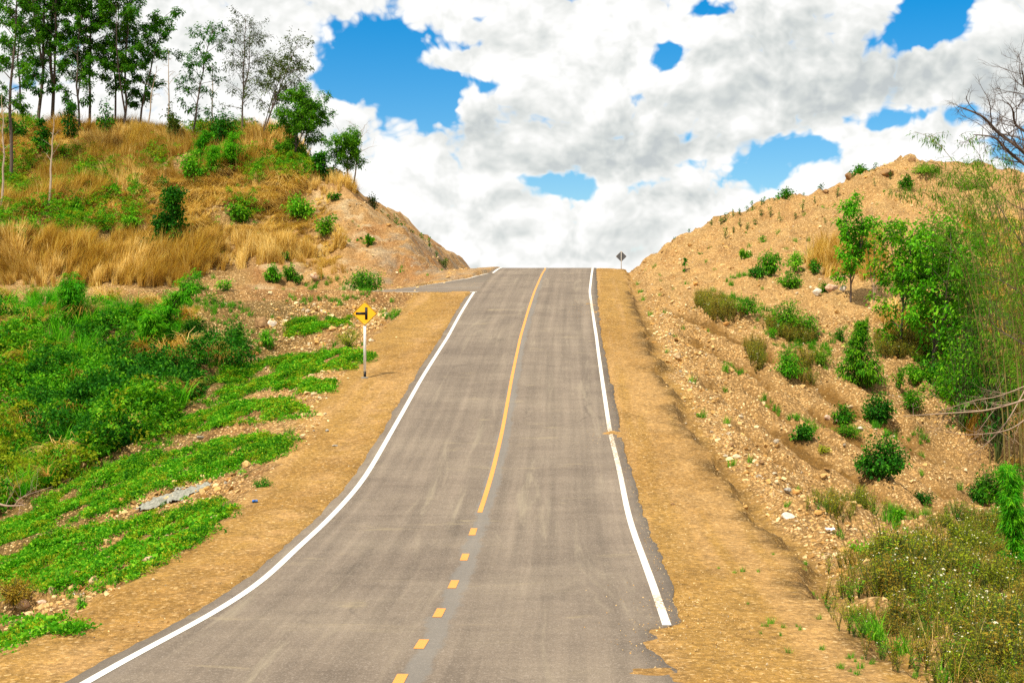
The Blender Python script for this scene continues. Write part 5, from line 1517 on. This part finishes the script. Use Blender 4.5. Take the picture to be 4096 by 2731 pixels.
culm_thing(1301, [(4040, 3672, 52, 520), (4060, 3700, 52.5, 640), (4020, 3640, 53, 760), (4080, 3800, 53, 560)], 'tall bamboo clump whose tips arch left against the sky above the right hill', .18, 1.35)
culm_thing(1302, [(3960, 3560, 56, 760), (3980, 3640, 56, 880), (3940, 3760, 57, 700), (4000, 3820, 56, 820)], 'bamboo clump with long thin culms leaning left across the right hillside')
culm_thing(1303, [(4090, 3850, 50, 640), (4105, 3900, 50.5, 800), (4120, 3960, 50, 600), (4100, 3980, 51, 760), (4150, 4040, 51, 620)], 'bamboo clump crowding the right border of the frame', .16)
culm_thing(1306, [(4110, 3830, 54, 660), (4140, 3900, 54, 720), (4090, 3780, 55, 800), (4150, 3990, 54, 700), (4130, 3930, 55, 860)], 'bamboo clump behind the one crowding the right border', .18, 1.2)
culm_thing(1304, [(3920, 3800, 60, 900), (3900, 3720, 60, 960), (3950, 3900, 60, 860)], 'lower bamboo clump in the middle of the right thicket')
culm_thing(1305, [(4130, 3920, 47, 980), (4140, 4010, 47, 900), (4160, 4080, 47, 1000)], 'short bamboo clump at the right border below the tall ones')

# ---- bare trees and dead branches on the right
def bare_limbs(seed, name, lab, cat, D, limbs, r0=.07, twig=1.0, nt_=9, gen=2):
    rs = np.random.default_rng(seed); mb = MB()
    first = limbs[0][0]
    o0 = np.array([(first[0] - CX) / FPX * D, D, CAMZ + (CY - first[1]) * D / FPX])
    gz = float(T(o0[0], o0[1]))

    def grow(p0, d, ln, r, lev):
        n = 6; pts = [p0]
        for k in range(n - 1):
            d = nrm(d + rs.normal(0, .16, 3) + np.array([0, 0, .02])); pts.append(pts[-1] + d * ln / (n - 1))
        pts = np.array(pts)
        add_tube(mb, pts, np.linspace(r, r * .35, n), 4 if lev > 1 else 3)
        if lev > 0:
            for k in range(int(4 * twig) + 1):
                f = rs.uniform(.25, 1); q = np.array([np.interp(f, np.linspace(0, 1, n), pts[:, c]) for c in range(3)])
                grow(q, nrm(d + rs.normal(0, .6, 3)), ln * rs.uniform(.35, .6), r * .5, lev - 1)
    for li, limb in enumerate(limbs):
        w = np.array([[(x - CX) / FPX * D, D, CAMZ + (CY - y) * D / FPX] for (x, y) in limb]) - o0
        w[1:, 1] += rs.normal(0, .4, len(w) - 1)
        tt = np.linspace(0, 1, len(w)); t2 = np.linspace(0, 1, 4 * len(w))
        w = np.stack([np.interp(t2, tt, w[:, c]) for c in range(3)], -1)
        k = np.array([.25, .5, .25])
        for _ in range(3):
            w[1:-1] = .25 * w[:-2] + .5 * w[1:-1] + .25 * w[2:]
        rr = r0 * (1.0 if li == 0 else .6)
        add_tube(mb, w, np.linspace(rr, rr * .22, len(w)), 6)
        for j in range(nt_):
            f = rs.uniform(.2, 1); i_ = min(int(f * (len(w) - 1)), len(w) - 2)
            d = nrm(w[i_ + 1] - w[i_])
            grow(w[i_], nrm(d * .8 + rs.normal(0, .6, 3)), rs.uniform(.5, 1.5) * twig, rr * .3 * (1.1 - f * .6), gen - 1)
    r = thing(name, lab, cat, tuple(o0))
    link('trunk' if 'tree' in name else 'twig', mb.mesh('branch', M['twig'] if 'tree' not in name else M['bark']), r)


gx = lambda x, D: CY - (float(T((x - CX) / FPX * D, D)) - CAMZ) * FPX / D + 6
bare_limbs(1401, 'bare_tree', 'leafless tree at the right border reaching left over the bamboo into the sky', 'dead tree', 46,
           [[(4330, gx(4330, 46)), (4310, 1200), (4240, 800), (4096, 616), (4000, 530), (3920, 470), (3848, 434)], [(4250, 820), (4170, 560), (4096, 492), (4050, 440), (4030, 410)], [(4240, 780), (4180, 480), (4130, 380), (4096, 350), (4060, 300)], [(4180, 720), (4050, 600), (3950, 560), (3880, 545)]], .11, 1.0, 16, 3)
bare_limbs(1402, 'dead_branch', 'tangle of grey dead branches hanging in from the right border at mid height', 'branch', 40,
           [[(4180, 1560), (4060, 1600), (3920, 1640), (3800, 1650), (3690, 1655), (3640, 1668)], [(4160, 1520), (4000, 1590), (3900, 1600), (3790, 1640)], [(4100, 1560), (4010, 1690), (3930, 1790), (3890, 1830)], [(4150, 1640), (4000, 1720), (3850, 1740), (3760, 1720)]], .035, .7, 13, 3)
bare_limbs(1403, 'bare_shrub', 'bare twiggy shrub behind the tall drooping sapling on the right slope', 'dead shrub', 72,
           [[(3495, gx(3495, 72)), (3500, 950), (3490, 850)], [(3500, gx(3500, 72) - 20), (3540, 900), (3560, 840)], [(3497, gx(3497, 72) - 10), (3460, 920), (3450, 830)]], .03, .9, 10, 3)
bare_limbs(1404, 'bare_shrub', 'thin leafless stems behind the yellow-green bush on the right slope', 'dead shrub', 80,
           [[(3230, gx(3230, 80)), (3235, 960), (3232, 915)], [(3245, gx(3245, 80)), (3255, 980), (3258, 930)]], .02, .5, 5, 2)
bare_limbs(1406, 'bare_tree', 'tan twiggy dead tree filling the right border behind the grey branches', 'dead tree', 48,
           [[(4210, gx(4210, 48)), (4180, 1350), (4120, 1100), (4060, 940), (3990, 830)], [(4180, 1300), (4090, 1180), (4000, 1120), (3920, 1090)], [(4150, 1200), (4110, 1000), (4100, 850), (4080, 740)], [(4200, 1450), (4080, 1380), (3980, 1300), (3930, 1220)]], .05, .9, 15, 3)
bare_limbs(1405, 'dead_branch', 'pale dead twigs lying in the gully at the lower left border', 'branch', 27,
           [[(-40, 2000), (60, 2012), (140, 2005), (185, 1988)], [(60, 2020), (90, 1985), (130, 1970)]], .025, .4, 6, 2)

# ---- small stems along the skyline of both hills: alike, so copied from two patterns
pat = [bush(1500 + k, .9, .45, ns=4, nl=12, L=.17, Wd=.07, shape='fan', leaf='leaf_dark', up=.2) for k in range(3)]
SKYLINE = [(2760, 958), (2882, 912), (2905, 905), (2932, 893), (2958, 880), (2990, 862), (3012, 848), (3046, 832), (3056, 828), (3075, 822), (3095, 815), (3212, 798), (3280, 775), (3290, 770), (3500, 690), (2700, 990), (2845, 925)]
for j, (px, yb) in enumerate(SKYLINE):
    D = 100.5
    x_ = (px - CX) / FPX * D
    r = thing('sprout', 'thin dark weed stem standing up along the skyline of the bare right hill', 'weed', (x_, D, float(T(x_, D)) - .05), 'weed stems along the right skyline', rng.uniform(0, 6.28), (rng.uniform(.6, 1.1),) * 3)
    for nm, me in zip(('stem', 'foliage'), pat[j % 3]):
        link(nm, me, r)
for j, (px, yb) in enumerate([(1500, 812), (1530, 830), (1555, 850), (1590, 880), (1640, 920), (1690, 965), (1720, 985), (1745, 1020), (1780, 1060), (1420, 770), (1350, 735)]):
    D = 103.5
    x_ = (px - CX) / FPX * D
    r = thing('sprout', 'straggly weed stem on the falling ridge above the cut of the left hill', 'weed', (x_, D, float(T(x_, D)) - .05), 'weed stems along the left ridge', rng.uniform(0, 6.28), (rng.uniform(.7, 1.5),) * 3)
    for nm, me in zip(('stem', 'foliage'), pat[j % 3]):
        link(nm, me, r)
# sprouts on the face of the right hill
for j, (px, yb) in enumerate([(2960, 905), (3040, 870), (3080, 875), (3210, 850), (2935, 930), (2900, 960), (3260, 810), (3015, 905), (2990, 925), (3500, 745), (3560, 720), (3350, 790), (3120, 890), (3180, 880), (3300, 900)]):
    h_ = spot(px, yb)
    r = thing('sprout', 'small green sprout on the face of the bare right hill', 'weed', (h_[0], h_[1], h_[2] - .04), 'sprouts on the face of the right hill', rng.uniform(0, 6.28), (rng.uniform(.5, .9),) * 3)
    for nm, me in zip(('stem', 'foliage'), pat[j % 3]):
        link(nm, me, r)

# ------------------------------------------------------------------ boulders
def boulder(px, py, wpx, lab, col, flat=.7, D=None, rz=0.0, seed=0):
    import bmesh
    rs = np.random.default_rng(1700 + seed)
    h_ = spot(px, py, D); w = wpx * h_[1] / FPX
    bm = bmesh.new()
    d = nrm(rs.normal(0, 1, (22, 3))) * rs.uniform(.85, 1.1, (22, 1)) * np.array([1, .8, flat])
    for v in d:
        bm.verts.new(v * .5 * w)
    bmesh.ops.convex_hull(bm, input=bm.verts)
    bmesh.ops.delete(bm, geom=[v for v in bm.verts if not v.link_faces], context='VERTS')
    bmesh.ops.bevel(bm, geom=bm.edges[:], offset=.035 * w, segments=1, affect='EDGES')
    me = bpy.data.meshes.new('boulder'); bm.to_mesh(me); bm.free(); me.materials.append(ROCK[col])
    o = link('boulder', me, label=lab, category='rock')
    o.location = (h_[0], h_[1], h_[2] + .22 * w * flat); o.rotation_euler = (rs.uniform(-.2, .2), rs.uniform(-.2, .2), rz)


ROCK = {}
for nm, a, b in (('tan', (.40, .26, .12), (.62, .46, .28)), ('pink', (.42, .24, .15), (.62, .44, .33)), ('white', (.50, .42, .33), (.74, .68, .60)), ('brown', (.16, .09, .04), (.34, .20, .09)), ('orange', (.45, .20, .05), (.62, .36, .12)), ('grey', (.22, .20, .17), (.44, .41, .36))):
    m, n = new_mat(nm + '_rock'); geo = n.n('ShaderNodeNewGeometry')
    s_ = n.noise(geo.outputs['Position'], 9, 6, .65)
    c = n.mix(n.maprange(s_, .32, .68), a, b)
    c = n.mix(n.maprange(n.noise(geo.outputs['Position'], 3.1, 4, .6), .56, .68, 0, .6), c, (.50, .25, .06))
    finish(n, c, .9, s_, .6, .04, spec=.2); ROCK[nm] = m
BOULDERS = [
    (863, 2082, 62, 'tan boulder at the tip of the lower green strip beside the left shoulder', 'tan', .55), (592, 2252, 62, 'long pinkish rock at the edge of the left shoulder below the green strip', 'pink', .5),
    (375, 2335, 52, 'largest tan rock of the rock pile at lower left', 'tan', .8), (212, 2372, 44, 'tan rock at the upper left of the rock pile', 'tan', .8), (168, 2418, 50, 'greyish flat rock in the lower left rock pile', 'pink', .6),
    (92, 2432, 60, 'big pale rock at the left end of the rock pile', 'pink', .8), (322, 2362, 34, 'orange rock in the middle of the rock pile', 'orange', .7), (35, 1905, 80, 'dark brown boulder in the gully at the left border', 'brown', .9),
    (80, 2022, 44, 'reddish boulder below the dead twigs at the left border', 'brown', .8), (488, 2010, 30, 'rust coloured stone at the left end of the grey cement', 'orange', .8), (512, 2030, 36, 'brown stone below the rust coloured one by the cement', 'brown', .8),
    (690, 2182, 40, 'rounded pale stone inside the lower green strip', 'tan', .6), (672, 2145, 36, 'pink stone lying in the lower green strip', 'pink', .7), (800, 1756, 32, 'grey stone between two green strips on the embankment', 'grey', .7),
    (1256, 1582, 28, 'round tan stone near the top of the left embankment', 'tan', .8), (1088, 1305, 44, 'pale block on the bank right of the dark bushes', 'white', .8), (1045, 1312, 66, 'large brown boulder stuck in the bank', 'brown', 1.0),
    (1042, 1388, 32, 'orange block below the large brown boulder', 'orange', .9), (1018, 1420, 36, 'orange-brown block at the head of a green strip', 'orange', .8), (1313, 1462, 26, 'orange stone at the edge of the strip beside the sign', 'orange', .8), (915, 1925, 30, 'orange stone above the tip of the lower green strip', 'orange', .7),
    (1265, 1118, 60, 'brown boulder at the foot of the left hill cut', 'pink', .7), (1145, 1782, 20, 'small grey stone alone on the left shoulder', 'grey', .7), (1308, 1725, 18, 'little grey cube of stone on the left shoulder', 'grey', .8), (1340, 1785, 26, 'flat grey stone on the left shoulder near the asphalt', 'grey', .4),
    (3152, 2072, 60, 'big white-topped rock on the right gravel bank', 'white', .6), (3185, 1978, 34, 'orange blocky rock above the white-topped rock', 'orange', .8), (3150, 1972, 34, 'grey rock left of the orange blocky rock', 'grey', .7),
    (3090, 1980, 32, 'tan rock at the left of the small rock group on the gravel bank', 'tan', .7), (3305, 2238, 44, 'squarish tan rock just above the flowering weeds', 'tan', .8), (3316, 2278, 30, 'dark flat stone below the squarish tan rock', 'brown', .5),
    (2926, 1788, 26, 'brown stone high on the pale gravel bank', 'brown', .7), (3046, 1862, 24, 'round brown stone on the pale gravel bank', 'brown', .9), (3398, 1632, 34, 'yellowish block right above the low spreading bush', 'tan', .8), (3313, 1682, 36, 'pink boulder left of the low spreading bush', 'pink', .9),
    (3358, 1698, 46, 'broad pale boulder below the low spreading bush', 'pink', .6), (3440, 1718, 40, 'white slab left above the largest dark bush', 'white', .5), (2712, 1432, 42, 'tan boulder on the gravel just right of the ditch', 'tan', .7), (2903, 1300, 32, 'orange rounded boulder below the weed patch on the right slope', 'orange', .6),
    (3270, 1182, 44, 'white block among the shrubs high on the right slope', 'white', .8), (3330, 1160, 70, 'broad pinkish boulder beside the white block', 'pink', .6), (3372, 1160, 34, 'pale stone right of the broad pinkish boulder', 'white', .8), (2782, 1138, 22, 'orange stone near the top of the ditch by the crest', 'orange', .8),
    (3400, 715, 44, 'brown boulder on the skyline step of the right hill', 'brown', .9), (3647, 645, 36, 'small outcrop on the highest point of the right hill', 'brown', .8), (3302, 772, 30, 'stone standing on the skyline of the right hill', 'brown', .7), (3545, 705, 60, 'jutting rock just under the top of the right hill', 'brown', .6), (2690, 2018, 18, 'lone brown pebble on the right shoulder', 'brown', .7)]
for i, (px, py, w, lab, col, fl) in enumerate(BOULDERS):
    boulder(px, py, w, lab, col, fl, None, rng.uniform(-.4, .4), i)

# grey cement spilt down the embankment
CEM = [(532, 2052), (560, 2030), (620, 2000), (585, 1990), (640, 1985), (680, 1985), (700, 1965), (780, 1955), (770, 1940), (830, 1938), (845, 1950), (790, 1970), (760, 1985), (720, 2010), (660, 2030), (590, 2045), (560, 2062)]
gxv, gyv = np.arange(-10.5, -6.4, .05), np.arange(33.5, 39.5, .05)
GX, GY = np.meshgrid(gxv, gyv)
gz_ = T(GX, GY); gpx, gpy = proj(GX, GY, gz_)
ins_ = inpoly(gpx + 14 * fbm(GX * 3, GY * 3, 601, 3), gpy, CEM)
gz_ = gz_ + .07 + .10 * fbm(GX * 3.2, GY * 3.2, 611, 4, .6)
vid = np.arange(GX.size).reshape(GX.shape)
qd = np.stack([vid[:-1, :-1], vid[:-1, 1:], vid[1:, 1:], vid[1:, :-1]], -1).reshape(-1, 4)
qd = qd[ins_.ravel()[qd].all(1)]
if len(qd):
    u_, inv = np.unique(qd, return_inverse=True)
    mb = MB(); mb.add(np.stack([GX, GY, gz_], -1).reshape(-1, 3)[u_], inv.reshape(-1, 4))
    m, n = new_mat('cement'); geo = n.n('ShaderNodeNewGeometry'); s_ = n.noise(geo.outputs['Position'], 12, 6, .65)
    finish(n, n.mix(n.maprange(s_, .3, .7), (.15, .15, .125), (.33, .325, .28)), .9, s_, .7, .05); M['cement'] = m
    link('cement_spill', mb.mesh('cement_spill', M['cement'], True), label='hardened grey cement spilt over rocks between two green strips', category='cement')

# ------------------------------------------------------------------ road signs
m, n = new_mat('sign_yellow'); finish(n, (.90, .45, .008), .45, spec=.4); M['sign_yellow'] = m
m, n = new_mat('sign_black'); finish(n, (.012, .011, .012), .5); M['sign_black'] = m
m, n = new_mat('post_white'); geo = n.n('ShaderNodeNewGeometry'); finish(n, n.ramp(n.noise(geo.outputs['Position'], 5, 4), [(.3, .80), (.7, .88)]), .6); M['post_white'] = m
m, n = new_mat('post_grey'); finish(n, (.36, .33, .30), .7); M['post_grey'] = m
m, n = new_mat('sign_back'); finish(n, (.10, .105, .115), .5, metal=.3); M['sign_back'] = m
m, n = new_mat('bolt_metal'); finish(n, (.72, .62, .35), .4, metal=.4); M['bolt'] = m
m, n = new_mat('concrete'); finish(n, (.20, .18, .15), .9); M['concrete'] = m


def box(mb, c, s, bev=0.0):
    x, y, z = np.array(s) / 2
    v = np.array([[-x, -y, -z], [x, -y, -z], [x, y, -z], [-x, y, -z], [-x, -y, z], [x, -y, z], [x, y, z], [-x, y, z]]) + np.array(c)
    mb.add(v, [[0, 3, 2, 1], [4, 5, 6, 7], [0, 1, 5, 4], [1, 2, 6, 5], [2, 3, 7, 6], [3, 0, 4, 7]])


def diamond(mb, r, y0, y1, cut=.014):
    """square plate on its corner with clipped corners, facing -Y"""
    a = []
    for k in range(4):
        an = k * np.pi / 2
        p = np.array([math.cos(an), math.sin(an)]) * r; q = np.array([-math.sin(an), math.cos(an)])
        for s_ in (-1, 1):
            a.append(p - np.array([math.cos(an), math.sin(an)]) * cut + q * cut * s_)
    a = np.array(a); k = len(a)
    f = np.stack([a[:, 0], np.full(k, y0), a[:, 1]], -1); b = np.stack([a[:, 0], np.full(k, y1), a[:, 1]], -1)
    mb.add(np.concatenate([f, b]), [[i, (i + 1) % k, k + (i + 1) % k, k + i] for i in range(k)])
    mb.add(f, [list(range(k))]); mb.add(b, [list(range(k))[::-1]])


def ring_diamond(mb, r_out, r_in, y, cut=.012):
    def pts(r, c):
        a = []
        for k in range(4):
            an = k * np.pi / 2; u = np.array([math.cos(an), math.sin(an)]); q = np.array([-math.sin(an), math.cos(an)])
            a += [u * r - u * c - q * c, u * r - u * c + q * c]
        return np.array(a)
    o, i_ = pts(r_out, cut), pts(r_in, cut * .8)
    v = np.concatenate([o, i_]); k = len(o)
    mb.add(np.stack([v[:, 0], np.full(2 * k, y), v[:, 1]], -1), [[j, (j + 1) % k, k + (j + 1) % k, k + j] for j in range(k)])


def sign(name, label, loc, H, zc, r, front, flip=False, pw=.085, pm='post_white'):
    s_ = thing(name, label, 'road sign', loc, None, math.pi if flip else 0.0)
    mb = MB(); box(mb, (0, .035, .22 + (H - .22) / 2), (pw, .07, H - .22)); link('post', mb.mesh('post', M[pm]), s_)
    mb = MB(); box(mb, (0, .035, .11), (.084, .069, .22)); p_ = link('post_base', mb.mesh('post_base', M['sign_black']), s_)
    mb = MB(); add_tube(mb, [(0, .035, -.06), (0, .035, .0), (0, .035, .035), (0, .035, .04)], [.13, .13, .12, .0], 14); link('footing', mb.mesh('footing', M['concrete']), s_)
    mb = MB(); diamond(mb, r, -.012, -.006); pl = link('sign_plate', mb.mesh('sign_plate', M['sign_yellow']), s_); pl.location = (0, 0, zc)
    mb = MB(); diamond(mb, r - .006, -.0055, -.002); q = link('back_panel', mb.mesh('back_panel', M['sign_back']), s_); q.location = (0, 0, zc)
    mb = MB(); ring_diamond(mb, r - .012, r - .036, -.0135); link('border', mb.mesh('border', M['sign_black']), pl)
    if front:
        mb = MB(); box(mb, (.052, -.0135, .004), (.090, .002, .42)); box(mb, (-.149, -.0135, .004), (.311, .002, .090)); link('junction_symbol', mb.mesh('junction_symbol', M['sign_black']), pl)
    for bx_, bz in ((-.028, r - .072), (.022, r - .072), (-.024, -r + .085), (.022, -r + .085)):
        mb = MB(); add_tube(mb, [(bx_, -.012, bz), (bx_, -.018, bz), (bx_, -.0185, bz)], [.012, .011, .0], 8); link('bolt', mb.mesh('bolt', M['bolt']), pl)
    return s_


h_ = hit(1459, 1513)
sign('warning_sign', 'yellow diamond sign with a black side-junction symbol on a white post', tuple(h_), 2.50, 2.165, .425, True)
D = 115.5
x_ = (2485 - CX) / FPX * D
gz = float(T(x_, D)); top = CAMZ + (CY - 1004) * D / FPX
sign('warning_sign', 'dark back of a diamond sign on a thin post at the crest of the road', (x_, D, gz), top - gz - .01, top - gz - .425, .425, False, True, .062, 'post_grey')

# ------------------------------------------------------------------ litter
h_ = hit(1020, 2012)
c_ = thing('drink_can', 'crushed blue drink can lying on the gravel of the left shoulder', 'can', (h_[0], h_[1], h_[2] + .03), None, .35)
m, n = new_mat('blue_can'); finish(n, n.ramp(n.noise(n.n('ShaderNodeTexCoord').outputs['Object'], 30, 2), [(.45, (.01, .10, .42)), (.6, (.02, .16, .5)), (.68, (.5, .6, .7))]), .3, metal=.5, spec=.5); M['can'] = m
m, n = new_mat('can_metal'); finish(n, (.6, .6, .62), .3, metal=.9); M['can_metal'] = m
xs_ = np.linspace(-.058, .058, 9)
mb = MB(); pts = np.stack([xs_, .006 * np.sin(xs_ * 60), .004 * np.cos(xs_ * 50)], -1); add_tube(mb, pts, [.026, .033, .033, .029, .025, .029, .033, .033, .026], 14); link('body', mb.mesh('body', M['can'], True), c_)
for sx_ in (-1, 1):
    mb = MB(); add_tube(mb, [(sx_ * .0585, 0, 0), (sx_ * .0605, 0, 0), (sx_ * .057, 0, 0)], [.025, .023, .001], 14); link('lid', mb.mesh('lid', M['can_metal']), c_)
m, n = new_mat('white_plastic'); finish(n, (.82, .80, .80), .4); M['plastic'] = m


def scrap(px, py, w, lab, seed):
    rs = np.random.default_rng(seed); h_ = spot(px, py); s_ = w * h_[1] / FPX
    k = 7; u = np.linspace(-.5, .5, k)
    U, V = np.meshgrid(u, u)
    z = .35 * fbm(U * 4 + seed, V * 4, seed, 3) + .25 * np.abs(U)
    vid = np.arange(k * k).reshape(k, k)
    mb = MB(); mb.add(np.stack([U * s_ + .1 * s_ * rs.normal(0, 1, U.shape), V * s_ * .7, (z + .35) * s_], -1), np.stack([vid[:-1, :-1], vid[:-1, 1:], vid[1:, 1:], vid[1:, :-1]], -1).reshape(-1, 4))
    o = link('plastic_scrap', mb.mesh('plastic_scrap', M['plastic']), label=lab, category='litter'); o.location = tuple(h_)


scrap(3322, 2140, 34, 'crumpled white plastic scrap on the right gravel bank above the weeds', 3)
scrap(318, 2392, 40, 'white plastic scrap at the edge of the left shoulder by the rock pile', 5)
